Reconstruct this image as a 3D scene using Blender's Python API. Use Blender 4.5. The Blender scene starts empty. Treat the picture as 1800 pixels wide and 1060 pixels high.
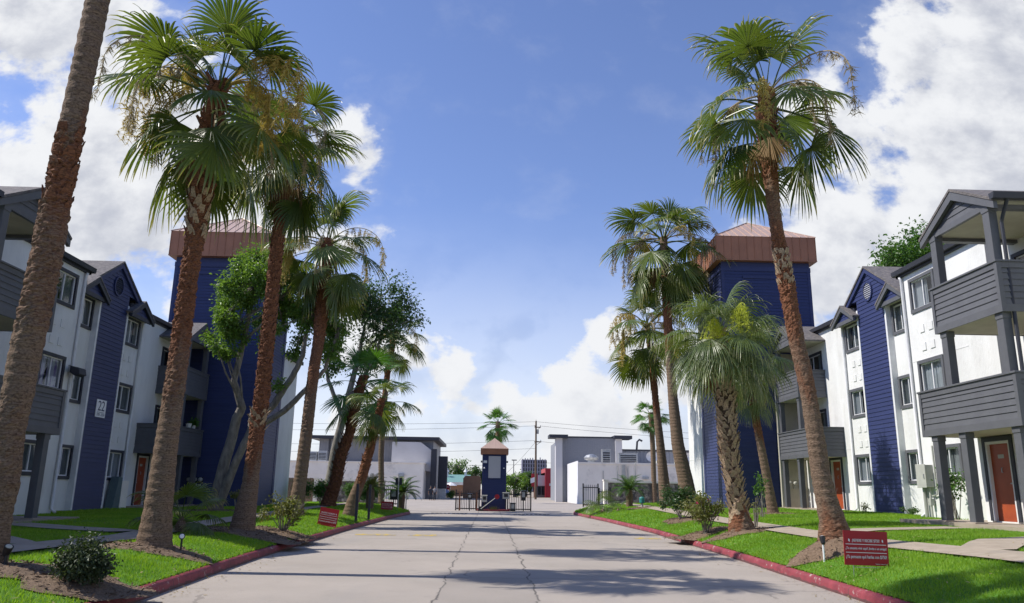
import bpy, bmesh, math, random
import numpy as np
from mathutils import Vector, Matrix
R = math.radians
SC = bpy.context.scene
COL = SC.collection

# ------------------------------------------------------------------ camera
def setup_camera():
    f = 1355.0
    yc = Vector((861-900, 860-530, f)).normalized()
    zc = Vector((985-900, -5000-530, f)); zc = (zc - zc.dot(yc)*yc).normalized()
    xc = yc.cross(zc)
    rot = Matrix((xc, yc, zc))                       # world <- camera (x right, y down, z forward)
    right, up, back = rot @ Vector((1,0,0)), rot @ Vector((0,-1,0)), rot @ Vector((0,0,-1))
    m = Matrix((right, up, back)).transposed().to_4x4()
    m.translation = Vector((0,0,1.5))
    cd = bpy.data.cameras.new('camera'); cd.lens = f/1800*36; cd.sensor_width = 36
    cd.clip_end = 6000; cd.clip_start = .1
    co = bpy.data.objects.new('camera', cd); co.matrix_world = m; COL.objects.link(co); SC.camera = co
setup_camera()

# ------------------------------------------------------------------ light
SUN_EL, SUN_AZ = R(48.5), R(-87.5)          # azimuth clockwise from +Y : the sun stands left and a little ahead
sd = Vector((math.cos(SUN_EL)*math.sin(SUN_AZ), math.cos(SUN_EL)*math.cos(SUN_AZ), math.sin(SUN_EL)))
sl = bpy.data.lights.new('sun', 'SUN'); sl.energy = 5.0; sl.angle = R(.5); sl.color = (1, .95, .87)
so = bpy.data.objects.new('sun', sl); so.rotation_euler = sd.to_track_quat('Z', 'Y').to_euler(); COL.objects.link(so)
SC.view_settings.view_transform = 'Standard'; SC.view_settings.look = 'None'
SC.view_settings.exposure = .22; SC.view_settings.gamma = 1
SC.cycles.max_bounces = 8; SC.cycles.transparent_max_bounces = 24

def world():
    w = bpy.data.worlds.new('World'); SC.world = w; w.use_nodes = True
    nt = w.node_tree; N = nt.nodes; L = nt.links; N.clear()
    def nd(t, **k):
        n = N.new(t)
        for a, v in k.items(): setattr(n, a, v)
        return n
    def val(sock, v):
        if isinstance(v, (int, float)): sock.default_value = v
        else: L.new(v, sock)
    def M(op, a, b=0.0, c=0.0):
        n = nd('ShaderNodeMath', operation=op); val(n.inputs[0], a); val(n.inputs[1], b); val(n.inputs[2], c); return n.outputs[0]
    def SS(v, a, b):
        n = nd('ShaderNodeMapRange', interpolation_type='SMOOTHSTEP'); val(n.inputs[0], v); n.inputs[1].default_value = a; n.inputs[2].default_value = b
        return n.outputs[0]
    sky = nd('ShaderNodeTexSky', sky_type='NISHITA', sun_disc=False)
    sky.sun_elevation = SUN_EL; sky.sun_rotation = SUN_AZ; sky.air_density = 1.0; sky.dust_density = .15; sky.ozone_density = 2.2
    hue = nd('ShaderNodeMix', data_type='RGBA', blend_type='MULTIPLY'); hue.inputs[0].default_value = 1
    L.new(sky.outputs[0], hue.inputs[6]); hue.inputs[7].default_value = SKY_TINT
    tc = nd('ShaderNodeTexCoord'); sp = nd('ShaderNodeSeparateXYZ'); L.new(tc.outputs['Generated'], sp.inputs[0])
    X, Y, Z = sp.outputs
    Ym = M('MAXIMUM', Y, .12)
    gx0, gz0 = M('DIVIDE', X, Ym), M('DIVIDE', Z, Ym)
    def density(ox, oz):
        gx, gz = M('ADD', gx0, ox), M('ADD', gz0, oz)
        def noise(scale, det, rough, off, dist=0.0):
            cv = nd('ShaderNodeCombineXYZ'); L.new(M('ADD', gx, off[0]), cv.inputs[0]); L.new(M('MULTIPLY_ADD', gz, 1.25, off[1]), cv.inputs[1]); cv.inputs[2].default_value = off[2]
            n = nd('ShaderNodeTexNoise'); n.inputs['Scale'].default_value = scale; n.inputs['Detail'].default_value = det; n.inputs['Roughness'].default_value = rough; n.inputs['Distortion'].default_value = dist
            L.new(cv.outputs[0], n.inputs['Vector']); return n.outputs[0]
        fb = noise(8.0, 12, .60, (3, 1, .5), .1); lo = noise(3.0, 4, .5, (8, 4, .3))
        wx = M('MULTIPLY_ADD', noise(5, 5, .55, (1, 7, 2)), .22, -.11); wz = M('MULTIPLY_ADD', noise(5, 5, .55, (5, 2, 6)), .22, -.11)
        hx, hz = M('ADD', gx, wx), M('ADD', gz, wz); dens = None
        for (cx, cz, rx, rz, k) in CLOUDS:
            a = M('DIVIDE', M('SUBTRACT', hx, cx), rx); b = M('DIVIDE', M('SUBTRACT', hz, cz), rz)
            d = M('SUBTRACT', 1.0, M('ADD', M('MULTIPLY', a, a), M('MULTIPLY', b, b)))
            d = M('MULTIPLY', M('MAXIMUM', d, -1.9), k)
            dens = d if dens is None else M('SMOOTH_MAX', dens, d, .35)
        t = M('ADD', M('MULTIPLY', dens, .55), M('ADD', M('MULTIPLY_ADD', fb, 2.3, -1.15), M('MULTIPLY_ADD', lo, 1.0, -.5)))
        return t, fb, lo, gz
    t, fb, lo, gz = density(0, 0); t2, fb2, lo2, _ = density(-.022, .030)
    mask = SS(t, -.02, .34)
    wisp = M('MULTIPLY', SS(t, -.40, .3), .10); mask = M('MAXIMUM', mask, wisp)
    veil = M('MULTIPLY', SS(gz, .40, .0), M('MULTIPLY_ADD', lo, .9, .30))
    mask = M('MINIMUM', M('MAXIMUM', mask, veil), 1.0)
    mask = M('MULTIPLY', mask, SS(Y, .02, .2))
    # relief: thinner towards the sun (up and left) means a lit flank; thick cores are greyer
    shade = M('ADD', M('MULTIPLY', M('SUBTRACT', t, t2), 1.25), M('MULTIPLY', SS(t, 1.35, .10), .75))
    shade = SS(shade, -.10, 1.0); low = SS(gz, .36, .10); shade = M('ADD', M('MULTIPLY', shade, M('MULTIPLY_ADD', low, -.45, 1.0)), M('MULTIPLY', low, .45))
    cr = nd('ShaderNodeMix', data_type='RGBA'); L.new(shade, cr.inputs[0]); cr.inputs[6].default_value = CLOUD_DARK; cr.inputs[7].default_value = CLOUD_LIGHT
    fin = nd('ShaderNodeMix', data_type='RGBA'); L.new(mask, fin.inputs[0]); L.new(hue.outputs[2], fin.inputs[6]); L.new(cr.outputs[2], fin.inputs[7])
    bg = nd('ShaderNodeBackground'); bg.inputs[1].default_value = SKY_STR; L.new(fin.outputs[2], bg.inputs[0])
    o = nd('ShaderNodeOutputWorld'); L.new(bg.outputs[0], o.inputs[0])
SKY_STR = .12
SKY_TINT = (1.07, 1.03, 1.26, 1)
CLOUD_DARK = (3.8, 4.0, 4.6, 1); CLOUD_LIGHT = (6.4, 6.5, 6.7, 1)
CLOUDS = [  # gnomonic (x/y, z/y) about the road's direction: centre, radii, weight
    (-.66, .66, .17, .16, 1.0), (-.50, .60, .12, .09, .7), (-.52, .42, .20, .16, 1.1), (-.40, .32, .16, .10, .8), (-.62, .28, .2, .14, 1.0), (-.36, .22, .12, .06, .6), (-.2, .47, .04, .05, .6),
    (.70, .66, .19, .22, 1.3), (.60, .78, .10, .10, 1.0), (.56, .50, .18, .14, 1.2), (.46, .40, .10, .08, 1.0), (.40, .30, .14, .10, 1.0), (.72, .42, .22, .18, 1.2), (.6, .3, .3, .1, 1.0),
    (-.085, .165, .07, .045, .9), (-.16, .16, .06, .05, .7), (-.10, .10, .11, .05, .6), (.10, .155, .055, .05, .8), (.16, .20, .07, .055, .9), (.14, .10, .12, .06, .9), (.02, .10, .06, .04, .55), (.04, .175, .02, .012, .4), (.25, .17, .12, .08, 1.0), (0.24, .28, .05, .05, .5)]
world()

# ------------------------------------------------------------------ materials
def newmat(name):
    m = bpy.data.materials.new(name); m.use_nodes = True
    nt = m.node_tree; N = nt.nodes; L = nt.links
    return m, N, L, N['Principled BSDF'], N['Material Output']
def rgb(c): return (c[0], c[1], c[2], 1)
def pm(name, c, c2=None, scale=6.0, rough=.7, bump=0.0, bscale=40.0, det=6, lo=.35, hi=.65, metal=0.0, spec=.4, stretch=(1,1,1), stain=None, sscale=.8, slo=.55, shi=.75, aniso_bump=None):
    m, N, L, P, O = newmat(name)
    P.inputs['Roughness'].default_value = rough; P.inputs['Metallic'].default_value = metal
    P.inputs['Specular IOR Level'].default_value = spec
    tc = N.new('ShaderNodeTexCoord'); mp = N.new('ShaderNodeMapping'); mp.inputs['Scale'].default_value = stretch
    L.new(tc.outputs['Object'], mp.inputs[0])
    def noise(s, d=det, r=.6):
        n = N.new('ShaderNodeTexNoise'); n.inputs['Scale'].default_value = s; n.inputs['Detail'].default_value = d; n.inputs['Roughness'].default_value = r
        L.new(mp.outputs[0], n.inputs['Vector']); return n.outputs[0]
    def ramp(v, a, b):
        r = N.new('ShaderNodeMapRange'); L.new(v, r.inputs[0]); r.inputs[1].default_value = a; r.inputs[2].default_value = b; return r.outputs[0]
    if c2 is None: c2 = tuple(x*.86 for x in c)
    mx = N.new('ShaderNodeMix'); mx.data_type = 'RGBA'; L.new(ramp(noise(scale), lo, hi), mx.inputs[0]); mx.inputs[6].default_value = rgb(c); mx.inputs[7].default_value = rgb(c2)
    out = mx.outputs[2]
    if stain:
        mx2 = N.new('ShaderNodeMix'); mx2.data_type = 'RGBA'; L.new(ramp(noise(sscale, 8, .7), slo, shi), mx2.inputs[0]); L.new(out, mx2.inputs[6]); mx2.inputs[7].default_value = rgb(stain); out = mx2.outputs[2]
    L.new(out, P.inputs['Base Color'])
    if bump:
        b = N.new('ShaderNodeBump'); b.inputs['Strength'].default_value = bump; b.inputs['Distance'].default_value = .02
        L.new(noise(bscale, 5), b.inputs['Height']); L.new(b.outputs[0], P.inputs['Normal'])
    return m
WHITE = pm('white_stucco', (.71,.71,.695), (.61,.61,.595), 1.0, .9, .7, 16, stretch=(1,1,.35), stain=(.46,.45,.42), sscale=.9, slo=.56, shi=.85)
BLUE = pm('blue_paint', (.028,.039,.122), (.021,.030,.095), 2.2, .55, .15, 60, stretch=(.25,.25,6), stain=(.042,.053,.13), sscale=1.1)
GRAY = pm('grey_paint', (.105,.108,.118), (.09,.092,.102), 3, .55, .15, 60)
DARK = pm('dark_and_shaded_grey_paint', (.034,.036,.048), (.028,.03,.04), 3, .55, .1, 60)  # dark parts, and the left block's grey trim with its shade coloured in
CREAM = pm('cream_soffit', (.50,.47,.38), (.43,.40,.32), 2, .85, .2, 40)
TRIMW = pm('white_trim', (.72,.72,.72), (.62,.62,.63), 3, .5, .05, 40)
COPPER = pm('copper_metal', (.36,.150,.075), (.30,.125,.062), 1.2, .45, .05, 8, metal=.15, spec=.5)
COPPERTOP = pm('copper_roof_metal', (.50,.36,.29), (.44,.31,.25), 1.2, .45, .05, 8, metal=.15, spec=.5)
DOOR = pm('orange_door', (.34,.068,.022), (.27,.052,.018), 2, .45, .05, 30)
SHINGLE = pm('shingle', (.17,.155,.15), (.085,.078,.08), 9, .9, .8, 30, stretch=(1,1,3), stain=(.24,.21,.19), sscale=5, slo=.5, shi=.7)
STONE = pm('stone_wall', (.30,.26,.22), (.10,.09,.085), 3.0, .9, 1.0, 5, lo=.42, hi=.56, stain=(.42,.39,.35), sscale=4.2, slo=.56, shi=.62)
CREAMW = pm('cream_wall', (.86,.80,.70), (.78,.72,.63), .6, .9, .3, 12, stain=(.44,.42,.38), sscale=.5)
WOOD = pm('weathered_wood', (.20,.14,.09), (.13,.09,.06), 8, .85, .4, 30, stretch=(4,4,.4))
BLACK = pm('black_iron', (.018,.018,.02), (.024,.022,.022), 8, .45)
RED = pm('red_sign', (.40,.012,.022), (.36,.010,.02), 2, .4)
REDB = pm('red_building', (.36,.018,.03), (.32,.016,.028), 2, .5)
METAL = pm('galvanised_metal', (.44,.45,.46), (.33,.34,.35), 4, .4, .05, 30, metal=.6)
METALG = pm('pale_metal_box', (.42,.42,.38), (.36,.36,.33), 4, .5, .05, 30)
BROWN = pm('brown_panel', (.33,.19,.11), (.28,.16,.09), 1.5, .8, .2, 20)
GREENROOF = pm('green_roof', (.16,.30,.27), (.13,.25,.23), 3, .6)
TEAL = pm('teal_plastic', (.03,.22,.20), (.025,.18,.17), 4, .5)
LETTER = pm('white_lettering', (.8,.8,.8), (.76,.76,.76), 5, .5)
LETTERD = pm('dark_lettering', (.025,.03,.09), (.02,.025,.08), 5, .5)
CURTAIN = pm('curtain', (.62,.62,.62), (.48,.48,.50), 3, .9, .0, stretch=(1,6,.2))
CURTAINP = pm('patterned_curtain', (.62,.60,.66), (.30,.20,.42), 5, .9, .0, stretch=(1,3,.3), lo=.5, hi=.62)
BLIND = pm('blind', (.30,.31,.30), (.22,.23,.23), 3, .9)
INNER = pm('room_dark', (.02,.02,.022), (.03,.03,.03), 3, .9)
CONC = pm('concrete', (.36,.30,.235), (.29,.24,.185), 3, .9, .4, 60, stain=(.22,.20,.175), sscale=1.4, slo=.55, shi=.8)
MULCH = pm('mulch', (.21,.145,.095), (.11,.072,.046), 30, .95, 1.0, 50, stain=(.26,.19,.13), sscale=18, slo=.55, shi=.7)
BROOFM = pm('plaza_metal', (.21,.21,.23), (.185,.187,.205), 1, .5, .0)
PALEM = pm('plaza_pale_panel', (.50,.49,.50), (.46,.45,.46), .5, .6)
HIRISE = pm('high_rise_panel', (.30,.30,.35), (.24,.24,.30), .2, .7, stretch=(1,1,1))
SKIN = pm('skin', (.30,.17,.11), (.27,.15,.10), 6, .6)
CLOTH1 = pm('dark_cloth', (.03,.035,.05), (.025,.03,.04), 10, .9)
CLOTH2 = pm('grey_cloth', (.22,.22,.24), (.18,.18,.2), 10, .9)
CARBLUE = pm('blue_car_paint', (.03,.05,.16), (.028,.046,.15), 2, .25, spec=.7)
CARDARK = pm('dark_car_paint', (.03,.03,.035), (.028,.028,.03), 2, .25, spec=.7)
RUBBER = pm('rubber', (.015,.015,.015), (.02,.02,.02), 5, .8)
FLOWER = pm('pink_flower', (.55,.06,.14), (.45,.05,.12), 5, .6)
POT = pm('white_pot', (.6,.6,.58), (.5,.5,.48), 5, .6)

def glass_mat():
    m, N, L, P, O = newmat('window_glass'); N.remove(P)
    fr = N.new('ShaderNodeFresnel'); fr.inputs[0].default_value = 1.6
    tr = N.new('ShaderNodeBsdfTransparent'); tr.inputs[0].default_value = (.62,.66,.68,1)
    gl = N.new('ShaderNodeBsdfGlossy'); gl.inputs['Roughness'].default_value = .03
    mx = N.new('ShaderNodeMixShader'); ge = N.new('ShaderNodeNewGeometry'); mm = N.new('ShaderNodeMath'); mm.operation = 'MULTIPLY'; iv = N.new('ShaderNodeMath'); iv.operation = 'SUBTRACT'; iv.inputs[0].default_value = 1; L.new(ge.outputs['Backfacing'], iv.inputs[1]); L.new(fr.outputs[0], mm.inputs[0]); L.new(iv.outputs[0], mm.inputs[1]); L.new(mm.outputs[0], mx.inputs[0]); L.new(tr.outputs[0], mx.inputs[1]); L.new(gl.outputs[0], mx.inputs[2]); L.new(mx.outputs[0], O.inputs[0])
    return m
GLASS = glass_mat()

def leaf_mat(name, c, c2, tip=None, trans=.35, rough=.45, nscale=3.0, t0=.75, t1=1.0, tipamt=.8):
    m, N, L, P, O = newmat(name)
    oi = N.new('ShaderNodeObjectInfo'); tc = N.new('ShaderNodeTexCoord')
    n = N.new('ShaderNodeTexNoise'); n.inputs['Scale'].default_value = nscale; n.inputs['Detail'].default_value = 4; L.new(tc.outputs['Object'], n.inputs['Vector'])
    ad = N.new('ShaderNodeMath'); ad.operation = 'MULTIPLY_ADD'; L.new(oi.outputs['Random'], ad.inputs[0]); ad.inputs[1].default_value = .5; L.new(n.outputs[0], ad.inputs[2])
    mr = N.new('ShaderNodeMapRange'); L.new(ad.outputs[0], mr.inputs[0]); mr.inputs[1].default_value = .4; mr.inputs[2].default_value = 1.05
    mx = N.new('ShaderNodeMix'); mx.data_type = 'RGBA'; L.new(mr.outputs[0], mx.inputs[0]); mx.inputs[6].default_value = rgb(c); mx.inputs[7].default_value = rgb(c2)
    out = mx.outputs[2]
    if tip:
        at = N.new('ShaderNodeAttribute'); at.attribute_name = 'tip'
        r2 = N.new('ShaderNodeMapRange'); L.new(at.outputs['Fac'], r2.inputs[0]); r2.inputs[1].default_value = t0; r2.inputs[2].default_value = t1; r2.inputs[4].default_value = tipamt
        m2 = N.new('ShaderNodeMix'); m2.data_type = 'RGBA'; L.new(r2.outputs[0], m2.inputs[0]); L.new(out, m2.inputs[6]); m2.inputs[7].default_value = rgb(tip); out = m2.outputs[2]
    L.new(out, P.inputs['Base Color']); P.inputs['Roughness'].default_value = rough; P.inputs['Specular IOR Level'].default_value = .5
    tl = N.new('ShaderNodeBsdfTranslucent')
    g = N.new('ShaderNodeMix'); g.data_type = 'RGBA'; g.blend_type = 'MULTIPLY'; g.inputs[0].default_value = 1; L.new(out, g.inputs[6]); g.inputs[7].default_value = (1.5, 1.5, .6, 1)
    L.new(g.outputs[2], tl.inputs[0])
    ms = N.new('ShaderNodeMixShader'); ms.inputs[0].default_value = trans
    L.new(P.outputs[0], ms.inputs[1]); L.new(tl.outputs[0], ms.inputs[2]); L.new(ms.outputs[0], O.inputs[0])
    return m
PALM = leaf_mat('palm_leaf', (.048,.086,.018), (.125,.165,.030), (.40,.33,.13), .34, .38, 2.0)
PALMG = leaf_mat('sabal_leaf', (.085,.125,.045), (.155,.205,.070), (.36,.33,.17), .32, .38, 2.0)
PALMY = leaf_mat('young_palm_leaf', (.045,.13,.02), (.085,.20,.03), (.22,.22,.06), .35, .38, 2.0)
PALMD = leaf_mat('dead_palm_leaf', (.20,.12,.05), (.28,.18,.08), (.30,.22,.12), .1, .8, 3.0)
INFLO = leaf_mat('palm_blossom', (.40,.29,.07), (.50,.39,.12), (.46,.36,.16), .25, .8, 3.0)
INFLOB = leaf_mat('spent_blossom', (.26,.205,.12), (.40,.33,.21), (.33,.27,.17), .15, .8, 3.0)
INFLOY = leaf_mat('fresh_blossom', (.42,.46,.05), (.50,.55,.06), (.50,.5,.08), .25, .8, 3.0)
LEAF = leaf_mat('broad_leaf', (.060,.135,.026), (.145,.245,.048), None, .4, .4, 1.2)
LEAFD = leaf_mat('dark_leaf', (.035,.08,.022), (.075,.14,.035), None, .36, .4, 1.2)
LEAFH = leaf_mat('hedge_leaf', (.05,.125,.022), (.085,.18,.03), None, .3, .45, 2)
LEAFS = leaf_mat('shrub_leaf', (.018,.04,.015), (.09,.11,.035), None, .2, .55, 9)
LEAFY = leaf_mat('yellow_green_leaf', (.10,.13,.03), (.19,.18,.05), None, .3, .5, 6)
GRASS = leaf_mat('grass_blades', (.085,.22,.008), (.225,.37,.022), (.42,.44,.10), .42, .6, .9, .4, 1.0, .6)

def lawn_mat():
    m = pm('lawn_turf', (.085,.215,.010), (.06,.16,.009), 2.5, .95, .9, 60, stain=(.13,.26,.018), sscale=7, slo=.5, shi=.7)
    return m
LAWN = lawn_mat()

def road_mat():
    m, N, L, P, O = newmat('road_concrete'); P.inputs['Roughness'].default_value = .88
    tc = N.new('ShaderNodeTexCoord'); sp = N.new('ShaderNodeSeparateXYZ'); L.new(tc.outputs['Object'], sp.inputs[0])
    def noise(s, d, r, vec=None, sc=None):
        n = N.new('ShaderNodeTexNoise'); n.inputs['Scale'].default_value = s; n.inputs['Detail'].default_value = d; n.inputs['Roughness'].default_value = r
        if sc:
            mp = N.new('ShaderNodeMapping'); mp.inputs['Scale'].default_value = sc; L.new(tc.outputs['Object'], mp.inputs[0]); L.new(mp.outputs[0], n.inputs['Vector'])
        else: L.new(tc.outputs['Object'], n.inputs['Vector'])
        return n.outputs[0]
    def M(op, a, b=0.0, c=0.0):
        n = N.new('ShaderNodeMath'); n.operation = op
        for i, v in enumerate((a, b, c)):
            if isinstance(v, (int, float)): n.inputs[i].default_value = v
            else: L.new(v, n.inputs[i])
        return n.outputs[0]
    def MR(v, a, b, o0=0.0, o1=1.0):
        r = N.new('ShaderNodeMapRange'); L.new(v, r.inputs[0]); r.inputs[1].default_value = a; r.inputs[2].default_value = b; r.inputs[3].default_value = o0; r.inputs[4].default_value = o1; return r.outputs[0]
    def mix(f, a, b):
        x = N.new('ShaderNodeMix'); x.data_type = 'RGBA'
        if isinstance(f, (int, float)): x.inputs[0].default_value = f
        else: L.new(f, x.inputs[0])
        for i, v in ((6, a), (7, b)):
            if isinstance(v, tuple): x.inputs[i].default_value = rgb(v)
            else: L.new(v, x.inputs[i])
        return x.outputs[2]
    c = mix(MR(noise(.35, 6, .65), .35, .65), (.385,.335,.29), (.32,.28,.24))
    c = mix(MR(noise(.6, 7, .7, sc=(.9, .12, 1)), .54, .85), c, (.29,.27,.255))            # long tyre wear
    c = mix(MR(noise(90, 3, .7), .45, .75, 0, .55), c, (.15,.14,.13))                   # aggregate
    c = mix(MR(noise(140, 2, .6), .58, .8, 0, .5), c, (.50,.48,.45))
    c = mix(MR(noise(1.6, 6, .75), .60, .72, 0, .5), c, (.18,.165,.155))                    # blotches
    # patch of coarser paving between the two long cracks, near end
    wob = M('MULTIPLY_ADD', noise(1.1, 4, .7, sc=(0, 1, 0)), .42, -.21)
    x = M('ADD', sp.outputs[0], wob)
    inpatch = M('MULTIPLY', M('MULTIPLY', M('GREATER_THAN', x, -.72), M('LESS_THAN', x, .72)), M('LESS_THAN', sp.outputs[1], 14.2))
    c = mix(M('MULTIPLY', inpatch, .30), c, (.20,.18,.16))
    crack = None
    fine = noise(9, 3, .7)
    for x0, w in ((-.72, .012), (.72, .012)):
        d = M('ABSOLUTE', M('SUBTRACT', M('ADD', x, M('MULTIPLY_ADD', fine, .07, -.035)), x0))
        k = M('LESS_THAN', d, M('MULTIPLY', MR(noise(.8, 3, .6), .2, .75, .25, 1.7), w)); crack = k if crack is None else M('MAXIMUM', crack, k)
    for y0, w in ((14.2, .010), (24.4, .018), (33.0, .02), (44.6, .03)):
        d = M('ABSOLUTE', M('SUBTRACT', M('ADD', sp.outputs[1], M('MULTIPLY_ADD', noise(.7, 5, .6, sc=(1, .05, 0)), 1.0, -.5)), y0))
        k = M('MULTIPLY', M('LESS_THAN', d, w), M('GREATER_THAN', noise(.45, 2, .5), .47)); crack = M('MAXIMUM', crack, k)
    vo = N.new('ShaderNodeTexVoronoi'); vo.feature = 'DISTANCE_TO_EDGE'; vo.inputs['Scale'].default_value = .30
    mp = N.new('ShaderNodeMixRGB'); mp.inputs[0].default_value = .12
    nn = N.new('ShaderNodeTexNoise'); nn.inputs['Scale'].default_value = 1.4; nn.inputs['Detail'].default_value = 6; L.new(tc.outputs['Object'], nn.inputs['Vector'])
    L.new(tc.outputs['Object'], mp.inputs[1]); L.new(nn.outputs[1], mp.inputs[2]); mp.inputs[0].default_value = .35; L.new(mp.outputs[0], vo.inputs['Vector'])
    k = M('MULTIPLY', M('LESS_THAN', vo.outputs[0], .004), M('GREATER_THAN', noise(.25, 3, .5), .52)); crack = M('MAXIMUM', crack, M('MULTIPLY', k, .4))
    c = mix(M('MULTIPLY', crack, .85), c, (.045,.04,.038))
    L.new(c, P.inputs['Base Color'])
    b = N.new('ShaderNodeBump'); b.inputs['Strength'].default_value = .5; b.inputs['Distance'].default_value = .012
    L.new(M('SUBTRACT', noise(110, 3, .7), M('MULTIPLY', crack, 1.0)), b.inputs['Height']); L.new(b.outputs[0], P.inputs['Normal'])
    return m
ROAD = road_mat()
def kerb_mat():
    m = pm('red_kerb_paint', (.27,.045,.058), (.17,.028,.038), 3, .7, .6, 30, stain=(.40,.34,.31), sscale=5.5, slo=.60, shi=.66)
    nt = m.node_tree; N, L = nt.nodes, nt.links; P = N['Principled BSDF']; src = P.inputs['Base Color'].links[0].from_socket
    tc = N.new('ShaderNodeTexCoord'); sp = N.new('ShaderNodeSeparateXYZ'); L.new(tc.outputs['Object'], sp.inputs[0])
    def M(op, a, b):
        n = N.new('ShaderNodeMath'); n.operation = op
        for i, v in enumerate((a, b)):
            if isinstance(v, (int, float)): n.inputs[i].default_value = v
            else: L.new(v, n.inputs[i])
        return n.outputs[0]
    j = M('LESS_THAN', M('FRACT', M('DIVIDE', sp.outputs[1], 3.05), 0), .006)
    nz = N.new('ShaderNodeTexNoise'); nz.inputs['Scale'].default_value = 4; nz.inputs['Detail'].default_value = 6; L.new(tc.outputs['Object'], nz.inputs['Vector'])
    d = M('MULTIPLY', M('LESS_THAN', M('ADD', sp.outputs[2], M('MULTIPLY', nz.outputs[0], -.11)), -.018), .7)
    x = N.new('ShaderNodeMix'); x.data_type = 'RGBA'; L.new(M('MAXIMUM', M('MULTIPLY', j, .9), d), x.inputs[0]); L.new(src, x.inputs[6]); x.inputs[7].default_value = (.05, .04, .035, 1); L.new(x.outputs[2], P.inputs['Base Color']); return m
KERB = kerb_mat()
YPAINT = pm('worn_yellow_paint', (.48,.34,.05), (.30,.265,.22), 5, .8, .2, 60, lo=.42, hi=.56)

# ------------------------------------------------------------------ mesh helpers
class MB:
    def __init__(s): s.v = []; s.f = []; s.mi = []; s.tip = []
    def add(s, vs, fs, mat=0, tip=None):
        o = len(s.v); s.v.extend([tuple(v) for v in vs]); s.f.extend([tuple(i+o for i in f) for f in fs]); s.mi.extend([mat]*len(fs))
        s.tip.extend(tip if tip is not None else [0.0]*len(vs)); return s
    def quad(s, a, b, c, d, mat=0): return s.add([a, b, c, d], [(0,1,2,3)], mat)
    def box(s, x0, x1, y0, y1, z0, z1, mat=0):
        if x0 > x1: x0, x1 = x1, x0
        if y0 > y1: y0, y1 = y1, y0
        return s.add([(x0,y0,z0),(x1,y0,z0),(x1,y1,z0),(x0,y1,z0),(x0,y0,z1),(x1,y0,z1),(x1,y1,z1),(x0,y1,z1)],
                     [(0,3,2,1),(4,5,6,7),(0,1,5,4),(1,2,6,5),(2,3,7,6),(3,0,4,7)], mat)
    def prism(s, poly, axis, a, b, mat=0):
        """poly: list of 2-D points; axis 'x' -> points are (y,z), 'y' -> (x,z), 'z' -> (x,y)"""
        def P(p, t): return (t, p[0], p[1]) if axis == 'x' else (p[0], t, p[1]) if axis == 'y' else (p[0], p[1], t)
        n = len(poly); vs = [P(p, a) for p in poly]+[P(p, b) for p in poly]
        fs = [tuple(range(n))[::-1], tuple(range(n, 2*n))]+[(i, (i+1) % n, n+(i+1) % n, n+i) for i in range(n)]
        return s.add(vs, fs, mat)
    def tube(s, pts, rads, n=8, mat=0, cap=True):
        pts = [Vector(p) for p in pts]
        if isinstance(rads, (int, float)): rads = [rads]*len(pts)
        o = len(s.v); vs = []; fs = []
        up = Vector((0,0,1))
        for i, p in enumerate(pts):
            t = (pts[min(i+1, len(pts)-1)]-pts[max(i-1, 0)])
            t = t.normalized() if t.length > 1e-9 else Vector((0,0,1))
            if i == 0:
                e = t.cross(up if abs(t.z) < .95 else Vector((1,0,0))).normalized()
            else: e = (e - e.dot(t)*t).normalized()
            g = t.cross(e)
            for k in range(n):
                a = 2*math.pi*k/n; vs.append(p+e*(math.cos(a)*rads[i])+g*(math.sin(a)*rads[i]))
        for i in range(len(pts)-1):
            for k in range(n): fs.append((i*n+k, i*n+(k+1) % n, (i+1)*n+(k+1) % n, (i+1)*n+k))
        if cap: fs.append(tuple(range(n))[::-1]); fs.append(tuple((len(pts)-1)*n+k for k in range(n)))
        return s.add(vs, fs, mat)
    def lathe(s, prof, c, n=16, mat=0):
        vs = []; fs = []
        for (r, z) in prof:
            for k in range(n):
                a = 2*math.pi*k/n; vs.append((c[0]+r*math.cos(a), c[1]+r*math.sin(a), c[2]+z))
        for i in range(len(prof)-1):
            for k in range(n): fs.append((i*n+k, i*n+(k+1) % n, (i+1)*n+(k+1) % n, (i+1)*n+k))
        fs.append(tuple(range(n))[::-1]); fs.append(tuple((len(prof)-1)*n+k for k in range(n)))
        return s.add(vs, fs, mat)
    def xf(s, fn): s.v = [tuple(fn(v)) for v in s.v]; return s
    def mesh(s, name, mats, smooth=False, flip=False):
        me = bpy.data.meshes.new(name)
        f = [t[::-1] for t in s.f] if flip else s.f
        me.from_pydata(s.v, [], f)
        for m in (mats if isinstance(mats, (list, tuple)) else [mats]): me.materials.append(m)
        me.polygons.foreach_set('material_index', s.mi)
        if any(s.tip):
            a = me.attributes.new('tip', 'FLOAT', 'POINT'); a.data.foreach_set('value', s.tip)
        if smooth: me.polygons.foreach_set('use_smooth', [True]*len(s.f))
        me.update(); return me
    def build(s, name, mats, parent=None, smooth=False, flip=False, bevel=0.0, base=None):
        b = Vector(BASE.get(parent.name, (0,0,0))) if parent else Vector(base or (0,0,0))
        if b.length: s.v = [(v[0]-b.x, v[1]-b.y, v[2]-b.z) for v in s.v]
        o = bpy.data.objects.new(name, s.mesh(name, mats, smooth, flip)); COL.objects.link(o)
        if parent: o.parent = parent; BASE[o.name] = tuple(b)
        else: o.location = b; BASE[o.name] = tuple(b)
        if bevel:
            md = o.modifiers.new('bevel', 'BEVEL'); md.width = bevel; md.segments = 2; md.limit_method = 'ANGLE'
        return o
BASE = {}
def thing(name, label, cat, loc=(0,0,0), group=None):
    o = bpy.data.objects.new(name, None); COL.objects.link(o); o.location = loc; o.empty_display_size = .2
    BASE[o.name] = tuple(loc); tag(o, label, cat, group); return o
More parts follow.
